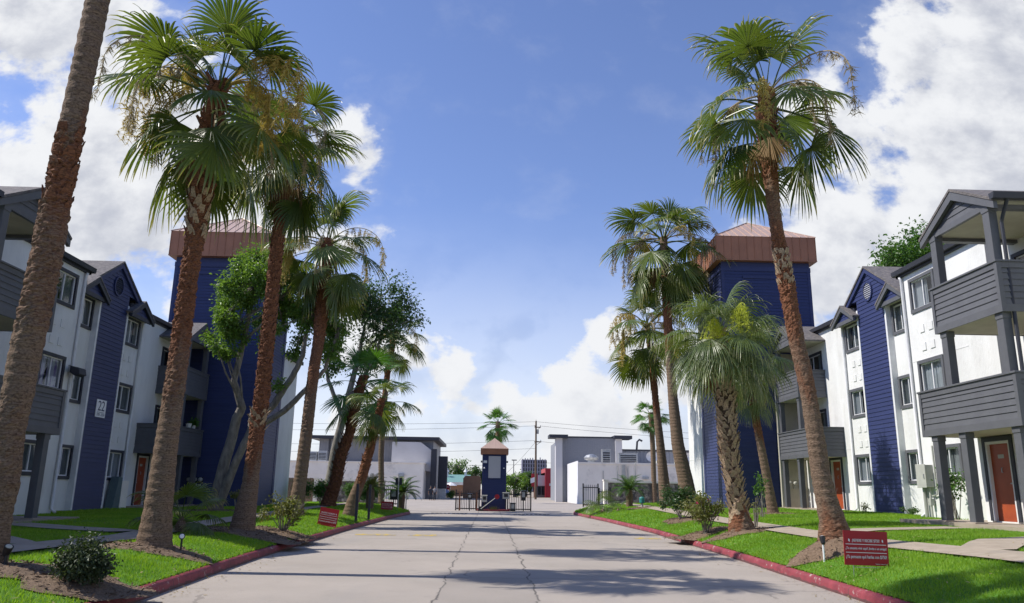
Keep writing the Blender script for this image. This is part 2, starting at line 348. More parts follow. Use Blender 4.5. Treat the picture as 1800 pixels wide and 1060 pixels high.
def tag(o, label=None, cat=None, group=None, kind=None):
    if label: o['label'] = label
    if cat: o['category'] = cat
    if group: o['group'] = group
    if kind: o['kind'] = kind
    return o
def text_mesh(txt, size, mat, width=None, shear=0.0):
    cu = bpy.data.curves.new('lettering', 'FONT'); cu.body = txt; cu.size = size; cu.align_x = 'CENTER'; cu.align_y = 'CENTER'; cu.extrude = .0015; cu.shear = shear
    ob = bpy.data.objects.new('lettering', cu); COL.objects.link(ob)
    dg = bpy.context.evaluated_depsgraph_get(); dg.update()
    me = bpy.data.meshes.new_from_object(ob.evaluated_get(dg)); COL.objects.unlink(ob); bpy.data.objects.remove(ob)
    me.materials.clear(); me.materials.append(mat)
    if width and len(me.vertices):
        xs = [v.co.x for v in me.vertices]; w = max(xs)-min(xs)
        for v in me.vertices: v.co.x *= width/w
    return me
def link_mesh(name, me, parent, loc=(0,0,0), rot=(0,0,0), scale=(1,1,1)):
    o = bpy.data.objects.new(name, me); COL.objects.link(o); o.parent = parent; o.location = loc; o.rotation_euler = rot; o.scale = scale; return o

# ------------------------------------------------------------------ terrain
KL = ([-8, 4, 10.7, 16.9, 27.7, 40, 46.5, 49, 51.5, 53.5, 55, 55.6], [-4.3, -4.42, -4.58, -4.88, -5.04, -4.9, -4.62, -4.85, -5.5, -7.0, -10, -14])
KR = ([-8, 4, 11.6, 18.4, 29.5, 40, 47, 50.5, 53, 55.5, 57.5, 58.4], [5.0, 5.2, 5.42, 5.76, 6.08, 5.85, 5.5, 5.35, 5.6, 6.6, 9.0, 14])
def kx(y, s): return float(np.interp(y, *(KR if s > 0 else KL)))
def yend(s): return 58.6 if s > 0 else 55.8
def lawn_z(x, y, s=None):
    if s is None: s = 1 if x > 0 else -1
    d = (x-kx(y, s))*s; d = min(d, yend(s)-y)
    if s > 0: return float(np.interp(d, [0, .12, 1, 3, 8.5], [.155, .19, .46, .68, .82]))
    return float(np.interp(d, [0, .12, .5, 1.2, 3, 10], [.155, .19, .28, .42, .5, .5]))
def structure(name, mb, mats, smooth=False):
    o = mb.build(name, mats, smooth=smooth); o['kind'] = 'structure'; return o
g = MB(); g.quad((-3000,-300,-.06), (3000,-300,-.06), (3000,5000,-.06), (-3000,5000,-.06)); structure('ground', g, CONC)
g = MB()
ys = list(np.linspace(-8, 60, 35)); xs = [-60, -20, -8, 0, 8, 20, 60]
g.quad((-17,-8,0), (18.5,-8,0), (18.5,150,0), (-17,150,0)); structure('road', g, ROAD)
def lawn(s):
    g = MB(); ys = np.concatenate([np.linspace(-8, 46, 55), np.linspace(46.5, yend(s), 20)]); ds = [.10, .2, .35, .6, .9, 1.3, 1.8, 2.5, 3.4, 4.5, 6, 8, 10, 13, 16]
    idx = {}
    vs = []; fs = []
    for i, y in enumerate(ys):
        for j, d in enumerate(ds):
            x = kx(y, s)+s*d; w = .03*math.sin(x*1.3+y*.7)+.02*math.sin(x*2.9-y*1.9)
            vs.append((x, y, lawn_z(x, y, s)-.012+(w*.4 if 1 < d < 7 else 0)))
    n = len(ds)
    for i in range(len(ys)-1):
        for j in range(n-1): fs.append((i*n+j, i*n+j+1, (i+1)*n+j+1, (i+1)*n+j))
    g.add(vs, fs); return structure('lawn', g, LAWN, True)
lawn(1); lawn(-1)
def kerb(s):
    g = MB(); K = KR if s > 0 else KL
    ys = np.concatenate([np.arange(-8, 46, .5), np.arange(46, yend(s)-.15, .12)])
    pts = [(kx(y, s), y) for y in ys]
    prof = [(-.015, -.02), (.0, .10), (.018, .135), (.05, .155), (.10, .158), (.13, .15), (.14, .0)]
    vs = []; fs = []; n = len(prof)
    rng = random.Random(3)
    for i, (x, y) in enumerate(pts):
        a = pts[max(i-1, 0)]; b = pts[min(i+1, len(pts)-1)]; t = Vector((b[0]-a[0], b[1]-a[1])).normalized(); nr = Vector((t.y, -t.x))*s
        if nr.x*s < 0 and abs(nr.x) > .01: nr = -nr
        for (o, z) in prof: vs.append((x+nr.x*o, y+nr.y*o, z+rng.uniform(-.004, .004)*(z > .05)))
    for i in range(len(pts)-1):
        for j in range(n-1): fs.append((i*n+j, i*n+j+1, (i+1)*n+j+1, (i+1)*n+j))
    g.add(vs, fs); return structure('kerb', g, KERB, True)
kerb(1); kerb(-1)
PATHS = []
def path(s, pts, w):
    """footpath laid on the lawn; pts are (|x|, y)"""
    g = MB(); P = []
    for i in range(len(pts)-1):
        a, b = Vector(pts[i]), Vector(pts[i+1]); n = max(2, int((b-a).length/.6))
        P += [a.lerp(b, k/n) for k in range(n)]
    P.append(Vector(pts[-1])); vs = []; fs = []
    for i, p in enumerate(P):
        t = (P[min(i+1, len(P)-1)]-P[max(i-1, 0)]).normalized(); nr = Vector((t.y, -t.x))
        for q in (-w/2, 0, w/2):
            x, y = (p+nr*q); vs.append((s*x, y, lawn_z(s*x, y, s)+.03))
        PATHS.append((s*p.x, p.y, w/2+.03))
    for i in range(len(P)-1):
        for j in range(2): fs.append((i*3+j, i*3+j+1, i*3+j+4, i*3+j+3))
    g.add(vs, fs); structure('footpath', g, CONC)
path(1, [(7.95, -6), (7.9, 12), (7.65, 15.5), (7.75, 20), (8.1, 29), (8.6, 40), (9, 54)], .75)
path(1, [(8.05, 12.9), (9.5, 14.6), (11.9, 15.5), (14.4, 15.7)], .9)
path(1, [(8.2, 18.6), (9.6, 18.9), (11.4, 19.2)], .9)
path(-1, [(7.6, -6), (7.35, 12.7), (7.1, 16), (7.5, 20), (8.1, 29), (8.6, 40), (9, 52)], .75)
path(-1, [(7.75, 13.3), (9.5, 15.2), (12, 16.2), (14.4, 16.4)], .9)
path(-1, [(7.7, 17.3), (9.4, 18.2), (11.6, 19.8)], .9)

# ------------------------------------------------------------------ grass (uncountable: one object)
BEDS = []     # (x, y, rx, ry) mulch patches, filled below before the grass is sown
def mulch_bed(x, y, rx, ry, h=.05, seed=0):
    BEDS.append((x, y, rx, ry)); rng = random.Random(seed); g = MB(); n = 26; vs = []; fs = []
    for k in range(6):
        fr = k/5
        for i in range(n):
            a = 2*math.pi*i/n; j = 1+.12*math.sin(3*a+seed)+.08*math.sin(7*a+2*seed)
            px, py = x+rx*fr*j*math.cos(a), y+ry*fr*j*math.sin(a)
            vs.append((px, py, lawn_z(px, py)+.004+h*(1-fr)**.7+rng.uniform(-.008, .012)*(fr < .95)))
    for k in range(5):
        for i in range(n): fs.append((k*n+i, k*n+(i+1) % n, (k+1)*n+(i+1) % n, (k+1)*n+i))
    g.add(vs, fs)
    for _ in range(int(420*rx*ry)):
        a, r = rng.uniform(0, 6.28), rng.random()**.5*1.05; px, py = x+rx*r*math.cos(a), y+ry*r*math.sin(a); c = Vector((px, py, lawn_z(px, py)+.012+h*max(0, 1-r)**.7)); u = Vector((rng.uniform(-1, 1), rng.uniform(-1, 1), rng.uniform(-.2, .5))).normalized()*rng.uniform(.015, .05); w = u.cross(Vector((0, 0, 1))).normalized()*rng.uniform(.004, .012)
        g.add([c-u-w, c+u-w, c+u+w+Vector((0,0,.008)), c-u+w+Vector((0,0,.008))], [(0,1,2,3)])
    structure('mulch', g, MULCH)

# ------------------------------------------------------------------ apartment buildings
def wall_x(g, X, y0, y1, z0, z1, holes, depth=.22, mat=0):
    """wall skin on the plane x=X facing -x, with rectangular openings (ya,yb,za,zb) and their reveals"""
    ys = sorted({y0, y1, *[min(max(h[i], y0), y1) for h in holes for i in (0, 1)]}); zs = sorted({z0, z1, *[h[i] for h in holes for i in (2, 3)]})
    for i in range(len(ys)-1):
        for j in range(len(zs)-1):
            cy, cz = (ys[i]+ys[i+1])/2, (zs[j]+zs[j+1])/2
            if any(h[0] < cy < h[1] and h[2] < cz < h[3] for h in holes): continue
            g.quad((X, ys[i+1], zs[j]), (X, ys[i], zs[j]), (X, ys[i], zs[j+1]), (X, ys[i+1], zs[j+1]), mat)
    for (a, b, c, d) in holes:
        D = X+depth
        g.quad((X,a,c), (X,b,c), (D,b,c), (D,a,c), mat); g.quad((X,a,d), (D,a,d), (D,b,d), (X,b,d), mat)
        g.quad((X,a,c), (D,a,c), (D,a,d), (X,a,d), mat); g.quad((X,b,c), (X,b,d), (D,b,d), (D,b,c), mat)
def lap(g, A, B, z0, z1, nrm, pitch=.16, proud=.02, ends=None, mat=0):
    """lapped boards between plan points A and B from z0 to z1; nrm = outward plan normal; ends(z) -> (f0, f1) along AB"""
    A, B, n = Vector(A), Vector(B), Vector(nrm); z = z0
    while z < z1-1e-4:
        zt = min(z+pitch, z1); f0 = ends(z) if ends else (0, 1); f1 = ends(zt) if ends else (0, 1)
        lo = [A.lerp(B, f)+n*proud for f in f0]; hi = [A.lerp(B, f)+n*.002 for f in f1]; li = [A.lerp(B, f) for f in f0]
        g.add([(lo[0].x, lo[0].y, z), (lo[1].x, lo[1].y, z), (hi[1].x, hi[1].y, zt), (hi[0].x, hi[0].y, zt), (li[0].x, li[0].y, z), (li[1].x, li[1].y, z)],
              [(0,1,2,3), (4,5,1,0)], mat)
        z = zt
class Building:
    def __init__(s, sgn, dy, dz, root): s.s, s.dy, s.dz, s.root = sgn, dy, dz, root
    def part(s, name, g, mats, parent=None, bevel=0.0, smooth=False):
        g.xf(lambda v: (s.s*v[0], v[1]+s.dy, v[2]+s.dz)); return g.build(name, mats, parent or s.root, smooth=smooth, flip=s.s < 0, bevel=bevel)
    def window(s, X, y0, y1, z0, z1, trim, curtain, split=.5, gap=None, tw=.11):
        """y0..y1, z0..z1 = outer edge of the trim"""
        g = MB(); a, b, c, d = y0+tw, y1-tw, z0+tw*1.15, z1-tw
        g.box(X-.045, X+.02, y0, y1, z0, c-.002); g.box(X-.045, X+.02, y0, y1, d+.002, z1); g.box(X-.042, X+.02, y0+.002, a, c, d); g.box(X-.042, X+.02, b, y1-.002, c, d)
        w = s.part('window', g, trim)
        f = MB(); fw = .035; m = a+(b-a)*split
        f.box(X+.03, X+.075, a+.002, a+fw, c, d); f.box(X+.03, X+.075, b-fw, b-.002, c, d); f.box(X+.031, X+.074, a+fw, b-fw, c, c+fw); f.box(X+.031, X+.074, a+fw, b-fw, d-fw, d)
        f.box(X+.022, X+.07, m-fw*.6, m+fw*.6, c+fw, d-fw); s.part('sash', f, TRIMW, w)
        p = MB(); p.quad((X+.05, b-fw, c+fw), (X+.05, a+fw, c+fw), (X+.05, a+fw, d-fw), (X+.05, b-fw, d-fw)); s.part('pane', p, GLASS, w)
        if curtain:
            lo, hi = (a, b) if gap is None else gap if False else (a, b)
            n = 26
            segs = [(a+.01, b-.01)] if gap is None else [(a+.01, a+(b-a)*gap[0]), (a+(b-a)*gap[1], b-.01)]
            for (u, v) in segs:
                q = MB(); vs = []; fs = []
                if v-u < .05: continue
                for i in range(n+1):
                    y = u+(v-u)*i/n; x = X+.15+.018*math.sin(i*2.1)
                    vs += [(x, y, c), (x, y, d)]
                for i in range(n): fs.append((2*i, 2*i+2, 2*i+3, 2*i+1))
                q.add(vs, fs); s.part('curtain', q, curtain, w)
        return (a, b, c, d)
    def balcony(s, x0, x1, y0, y1, z0, z1, trim=None):
        trim = trim or s.trim
        g = MB(); g.box(x0+.03, x1, y0+.03, y1-.03, z0+.004, z0+.17); b = s.part('balcony', g, CREAM)
        r = MB(); t = .09
        for (X0, X1, Y0, Y1) in ((x0+.03, x0+.10, y0+.1, y1-.1), (x0+.1, x1, y0+.03, y0+.10), (x0+.1, x1, y1-.10, y1-.03)): r.box(X0, X1, Y0, Y1, z0+.18, z1-.06)
        r.box(x0-.012, x0+.10, y0-.012, y0+.10, z0-.01, z1-.052); r.box(x0-.012, x0+.10, y1-.10, y1+.012, z0-.01, z1-.052)         # corner boards
        r.box(x0-.010, x0+.028, y0+.102, y1-.102, z0-.008, z0+.17); r.box(x0+.102, x1, y0-.010, y0+.028, z0-.008, z0+.17); r.box(x0+.102, x1, y1-.028, y1+.010, z0-.008, z0+.17)
        r.box(x0-.004, x0+.029, y0+.102, y1-.102, z1-.19, z1-.054); r.box(x0+.102, x1, y0-.004, y0+.029, z1-.19, z1-.054)
        lap(r, (x0+.03, y1-.1), (x0+.03, y0+.1), z0+.17, z1-.19, (-1, 0), .155, .024)
        lap(r, (x0+.1, y0+.03), (x1, y0+.03), z0+.17, z1-.19, (0, -1), .155, .024)
        lap(r, (x1, y1-.03), (x0+.1, y1-.03), z0+.17, z1-.19, (0, 1), .155, .024)
        s.part('railing', r, trim, b)
        c = MB(); c.box(x0-.04, x0+.13, y0-.04, y1+.04, z1-.05, z1); c.box(x0+.132, x1, y0-.04, y0+.13, z1-.05, z1); c.box(x0+.132, x1, y1-.13, y1+.04, z1-.05, z1)
        s.part('rail_cap', c, trim, b, bevel=.006); return b
    def column(s, x, y, z0, z1, base=False, w=.21, d=.25, trim=None):
        g = MB(); g.box(x, x+w, y, y+d, z0, z1); g.box(x-.015, x+w+.015, y-.015, y+d+.015, z1-.16, z1-.01)
        c = s.part('column', g, trim or s.trim, bevel=.008)
        if base:
            b = MB(); b.box(x-.06, x+w+.06, y-.06, y+d+.06, z0-.35, z0+.06); s.part('column_base', b, CONC, c, bevel=.01)
    def door(s, X, y0, y1, z0, z1, hinge=1, plate=True):
        g = MB(); g.box(X+.05, X+.10, y0, y1, z0, z1)
        d = s.part('door', g, DOOR, bevel=.004); h = MB(); yy = y0+.09 if hinge > 0 else y1-.09
        h.lathe([(.0, 0), (.03, .0), (.035, .02), (.02, .04)], (X+.02, yy, z0+.95), 10); s.part('handle', h, METAL, d)
        f = MB(); f.box(X-.03, X+.12, y0-.07, y0-.002, z0, z1+.07, 0); f.box(X-.03, X+.12, y1+.002, y1+.07, z0, z1+.07, 0); f.box(X-.028, X+.118, y0, y1, z1+.002, z1+.068, 0)
        f.box(X-.045, X-.0, y0-.19, y0-.072, z0, z1+.2, 1); f.box(X-.045, X, y1+.072, y1+.19, z0, z1+.2, 1); f.box(X-.044, X, y0-.07, y1+.07, z1+.072, z1+.198, 1)
        s.part('door_frame', f, [TRIMW, DARK], d)
        if plate:
            p = MB(); p.box(X+.043, X+.048, (y0+y1)/2-.12, (y0+y1)/2+.12, z1-.38, z1-.28); s.part('number_plate', p, METALG, d)
            k = MB(); k.tube([(X+.046, (y0+y1)/2, z1-.62), (X+.02, (y0+y1)/2, z1-.64), (X+.02, (y0+y1)/2, z1-.74), (X+.046, (y0+y1)/2, z1-.75)], .012, 6); s.part('knocker', k, METAL, d)
    def gable_x(s, name, x0, x1, y0, y1, zE, zA, trim, infill, over=.14, depth=None, proud=.02, soffit=True, rakew=.16):
        """small gable roof whose ridge runs along x, triangle facing -x at x0"""
        ym = (y0+y1)/2; sl = (zA-zE)/(ym-y0); zO = zE-over*sl; th = .07
        g = MB()
        for (ya, sg) in ((y0, 1), (y1, -1)):
            yo = ya-sg*over
            g.prism([(yo, zO), (ym, zA), (ym, zA+th), (yo-sg*.02, zO+th)], 'x', x0-.16, x1)
        r = s.part(name, g, SHINGLE)
        t = MB()
        for (ya, sg) in ((y0, 1), (y1, -1)):
            yo = ya-sg*over
            t.prism([(yo, zO-.012), (ym, zA-.012), (ym, zA-.012-rakew*1.15), (yo, zO-.012-rakew*.9)], 'x', x0-.14, x0-.04)
        t.box(x0-.05, x0+.05, y0-.02, y1+.02, zE-.16, zE-.004)
        s.part('rake_board', t, trim, r)
        i = MB(); lap(i, (x0-.0, y1), (x0-.0, y0), zE, zA-.02, (-1, 0), .16, .022, ends=lambda z: (.5*(z-zE)/(zA-zE), 1-.5*(z-zE)/(zA-zE)))
        i.prism([(y0, zE), (y1, zE), (ym, zA-.02)], 'x', x0+.002, x0+.06); s.part('gable_siding', i, infill, r)
        if soffit:
            q = MB(); q.box(x0+.05, depth or x1, y0, y1, zE-.10, zE-.03); s.part('soffit', q, CREAM, r)
        return r
def tiles(g, X, y, z):
    for a in (0, 1):
        for b in (0, 1): g.box(X-.026, X+.05, y+a*.52-.13, y+a*.52+.13, z-b*.62-.13, z-b*.62+.13)

def apartments(sgn, dy, dz, label):
    root = thing('apartment_building', label, 'building', (sgn*14.5, 20+dy, .8+dz))
    B = Building(sgn, dy, dz, root); B.trim = GRAY; T = GRAY
    XN, XF = 14.5, 15.65; ZE = 9.05
    holes = []
    # windows -------------------------------------------------------
    WN = [(24.12, 25.65, 7.60, 8.82), (24.12, 25.62, 4.72, 5.94), (23.75, 25.2, 2.0, 3.1)]
    WF = [(31.62, 33.22, z, z+1.24) for z in (7.55, 4.70, 1.92)]
    WM = [(27.85, 29.12, z, z+1.24) for z in (7.55, 4.70, 1.92)]
    cN = [CURTAIN, CURTAIN, BLIND] if sgn > 0 else [BLIND, CURTAINP, BLIND]
    cF = [BLIND, CURTAIN, CURTAIN] if sgn > 0 else [CURTAIN, BLIND, CURTAIN]
    hN = [B.window(XN, *w, T if sgn > 0 else DARK, c, gap=gp) for w, c, gp in zip(WN, cN, ((.0, .45) if sgn > 0 else (.1, .55), None if sgn > 0 else (.4, .52), None))]  # left trims: the same grey paint, shade put into the colour
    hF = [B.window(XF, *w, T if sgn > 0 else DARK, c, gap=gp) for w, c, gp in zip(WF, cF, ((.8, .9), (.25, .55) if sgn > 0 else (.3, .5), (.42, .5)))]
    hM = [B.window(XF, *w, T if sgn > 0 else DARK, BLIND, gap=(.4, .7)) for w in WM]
    dN = (20.06, 20.92, .88, 2.88); dF = (34.75, 35.65, .88, 2.95)
    gd = [(17.85, 20.2, z, z+2.05) for z in (3.25, 5.95)]           # glazed doors on the near balconies
    gf = [(35.9, 37.9, z, z+2.0) for z in (3.3, 6.05)]
    # walls ---------------------------------------------------------
    g = MB()
    g2 = list(gd)
    wall_x(g, XN, 5, 26.15, .2, ZE, hN+g2); g.quad((XN, 26.15, .2), (XN, 26.15, ZE), (XF, 26.15, ZE), (XF, 26.15, .2))
    wall_x(g, XF, 26.15, 38.9, .2, ZE, hF+hM+[dF, *gf])
    g.box(XN+.23, 24, 5.0, 26.149, .2, ZE-.05, 1); g.box(XF+.23, 24, 26.16, 38.8, .2, ZE-.05, 1)
    g.quad((XN, 5, .2), (24.0, 4.99, .2), (24.0, 4.99, ZE), (XN, 5, ZE)); g.quad((24.01, 4.99, .2), (24.01, 38.9, .2), (24.01, 38.9, ZE), (24.01, 4.99, ZE))
    for (y, X) in ((24.62, XN), (32.15, XF)):
        for zt in (7.0, 4.2): tiles(g, X, y, zt)
    g.box(XN-.008, XN+.02, 22.75, 26.1, 5.96, 5.985); g.box(XF-.008, XF+.02, 33.3, 35.6, 3.42, 3.445)
    B.part('wall', g, [WHITE, INNER])
    # trim pilasters
    p = MB(); p.box(XN-.03, XN+.02, 21.15, 21.37, .8, ZE-.2); p.box(XN-.03, XN+.02, 17.3, 17.5, .8, ZE-.2)
    B.part('pilaster', p, T)
    # eaves, gutter, roof
    e = MB()
    for (X, a, b) in ((XN, 4.6, 26.3), (XF, 26.3, 29.0), (XF, 31.7, 38.9)):
        e.box(X-.09, X, a, b, ZE-.02, ZE+.06); e.box(X-.11, X-.05, a, b, ZE+.062, ZE+.2)
        e.prism([(X-.22, ZE+.06), (X-.12, ZE+.06), (X-.112, ZE+.21), (X-.25, ZE+.21)], 'y', a-.03, b+.03)
    e.box(XN-.09, XF-.11, 26.15, 26.3, ZE-.018, ZE+.2)
    B.part('eaves', e, DARK)
    r = MB()
    for (X, a, b, xs) in ((XN, 4.6, 26.56, XN), (XF, 26.57, 28.95, XF), (XF, 28.951, 31.85, 16.9), (XF, 31.851, 39.2, XF)):
        zs = ZE+.2+(xs-X)*.26; r.prism([(xs-.13, zs), (20, ZE+.2+(20-X)*.26), (25, ZE+.6), (25, ZE+.1), (xs-.10, ZE+.1)], 'y', a, b)
    B.part('roof', r, SHINGLE)
    # blue gabled panel between the windows
    XP = 15.45; y0, y1 = 29.2, 31.52; ym = 30.42; ga, gb = ym-1.85, ym+1.85; zE, zA = 9.5, 10.66
    g = MB(); g.prism([(y0, .3), (y1, .3), (y1, zE), (y0, zE)], 'x', XP, 16.4); g.prism([(ga, zE), (gb, zE), (ym, zA)], 'x', XP+.001, 16.4)
    lap(g, (XP, y1-.07), (XP, y0+.07), .78, zE, (-1, 0), .165, .022)
    ap = ym
    lap(g, (XP, gb), (XP, ga), zE, zA, (-1, 0), .165, .022, ends=lambda z: (.5*(z-zE)/(zA-zE), 1-.5*(z-zE)/(zA-zE)))
    pan = B.part('blue_panel', g, BLUE)
    t = MB(); t.box(XP-.03, XP+.24, y0-.05, y0+.068, .5, zE-.4); t.box(XP-.03, XP+.24, y1-.068, y1+.05, .5, zE-.4); B.part('corner_trim', t, TRIMW, pan)
    t = MB(); ov = .12; sl = (zA-zE)/(ym-ga)
    for (ya, sg) in ((ga, 1), (gb, -1)):
        t.prism([(ya-sg*ov, zE-ov*sl+.02), (ym, zA+.02), (ym, zA-.20), (ya-sg*ov, zE-ov*sl-.18)], 'x', XP-.10, XP-.002)
    B.part('rake_board', t, BLUE, pan)
    t = MB()
    for (ya, sg) in ((ga, 1), (gb, -1)):
        t.prism([(ya-sg*ov, zE-ov*sl+.022), (ym, zA+.022), (ym, zA+.10), (ya-sg*(ov+.03), zE-ov*sl+.10)], 'x', XP-.14, 20)
    t.prism([(ga, zE-.05), (gb, zE-.05), (ym, zA+.01)], 'x', 16.41, 20)
    B.part('panel_roof', t, SHINGLE, pan)
    v = MB(); n = 28; zc = 9.68; ry, rz = .33, .35
    ring = [(math.cos(2*math.pi*i/n), math.sin(2*math.pi*i/n)) for i in range(n)]
    vs = []
    for (f, x) in ((1.2, XP-.02), (1.2, XP-.065), (1.0, XP-.065), (1.0, XP-.01)): vs += [(x, ym+ry*f*c, zc+rz*f*q) for c, q in ring]
    v.add(vs, [(k*n+i, k*n+(i+1) % n, (k+1)*n+(i+1) % n, (k+1)*n+i) for k in range(3) for i in range(n)])
    vt = B.part('vent', v, BLUE, pan)
    v = MB()
    for k in range(-4, 5):
        z = zc+k*.083; hw = ry*math.sqrt(max(0, 1-((z-zc)/rz)**2))*.98
        if hw > .03: v.add([(XP-.055, ym-hw, z-.03), (XP-.055, ym+hw, z-.03), (XP-.025, ym+hw, z+.022), (XP-.025, ym-hw, z+.022)], [(0,1,2,3)])
    B.part('louvre', v, pm('vent_louvre', (.30,.31,.36), (.26,.27,.31)) if sgn > 0 else DARK, vt)  # left louvre: darker colour paints in the shade on that side
    # hoods above the outer windows
    for (a, b) in ((31.45, 33.45), (27.45, 29.3)): B.gable_x('window_hood', XF-.35, XF+.6, a, b, 8.86, 9.48, T if sgn > 0 else DARK, BLUE, over=.1, soffit=True, rakew=.17)  # left hood trim: grey paint darkened in colour to look shaded
    # rain pipes
    d = MB()
    for (X, y) in ((XN, 26.02), (XF, 33.35)):
        d = MB(); d.tube([(X-.12, y, ZE-.02), (X-.07, y, ZE-.12), (X-.07, y, .95), (X-.22, y, .84)], .05, 8); B.part('rain_pipe', d, TRIMW, smooth=True)
    # near porch with two balconies -----------------------------------
    B.balcony(12.0, XN, 17.25, 21.36, 3.09, 4.33); B.balcony(12.0, XN, 17.38, 20.2, 5.77, 7.03)
    for (y, base) in ((20.78, True), (19.52, True), (17.45, True)): B.column(12.06, y, .82, 3.1, base)
    for y in (19.82, 17.5): B.column(12.06, y, 4.34, 5.78); B.column(12.06, y, 7.04, 8.46)
    B.gable_x('porch_roof', 12.12, 17.5, 17.36, 20.22, 8.56, 9.33, T, T, over=.2, depth=XN, rakew=.2)
    for ya in (17.42, 20.0): t = MB(); t.box(12.19, XN, ya, ya+.2, 8.36, 8.455); B.part('porch_beam', t, T)
    t = MB(); t.prism([(17.02, 8.47), (17.16, 8.47), (17.18, 8.62), (16.98, 8.62)], 'x', 11.9, 14.4); t.tube([(12.3, 17.09, 8.5), (12.3, 17.3, 8.2), (12.3, 17.42, 8.0), (12.3, 17.42, .9)], .045, 8); B.part('gutter', t, DARK)
    t = MB(); t.box(11.9, XN+.1, 16.9, 22.9, .35, .845); B.part('porch_slab', t, CONC)
    g = MB(); XD = 13.5; wall_x(g, XD, 19.3, 21.33, .5, 3.085, [dN]); g.quad((XD, 19.3, .5), (XD, 19.3, 3.085), (XN-.002, 19.3, 3.085), (XN-.002, 19.3, .5)); g.quad((XD, 21.33, .5), (XN-.002, 21.33, .5), (XN-.002, 21.33, 3.085), (XD, 21.33, 3.085)); g.box(XD+.23, XN-.003, 19.31, 21.32, .5, 3.08); B.part('entry_wall', g, WHITE)
    B.door(XD, *dN)
    for (a, b, c, dd) in gd: B.window(XN, a-.1, b+.1, c-.05, dd+.1, DARK, BLIND, gap=(.3, .75))
    # far porch ---------------------------------------------------------
    x0 = 14.3
    B.balcony(x0, XF, 34.15, 38.45, 3.12, 4.42); B.balcony(x0, XF, 35.6, 38.45, 5.9, 7.2)
    for y in (34.3, 36.2, 38.1): B.column(x0+.06, y, .82, 3.13, True)
    for y in (35.75, 38.1): B.column(x0+.06, y, 4.43, 5.91); B.column(x0+.06, y, 7.21, 8.5)
    B.gable_x('porch_roof', x0, 18.5, 35.5, 38.5, 8.62, 9.5, T, T, over=.2, depth=XF, rakew=.2)
    t = MB(); t.box(x0-.1, XF+.1, 34.0, 38.7, .35, .86); B.part('porch_slab', t, CONC)
    B.door(XF, *dF)
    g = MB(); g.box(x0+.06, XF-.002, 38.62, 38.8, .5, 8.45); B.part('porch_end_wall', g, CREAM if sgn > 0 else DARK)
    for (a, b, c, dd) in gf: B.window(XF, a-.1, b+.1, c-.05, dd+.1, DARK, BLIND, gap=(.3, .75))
    return B
BR = apartments(1, 0, 0, 'sunlit white stucco apartment block with blue gabled panel and grey balconies')
BL = apartments(-1, .68, -.3, 'shaded white stucco apartment block with blue panel bearing the number 22')

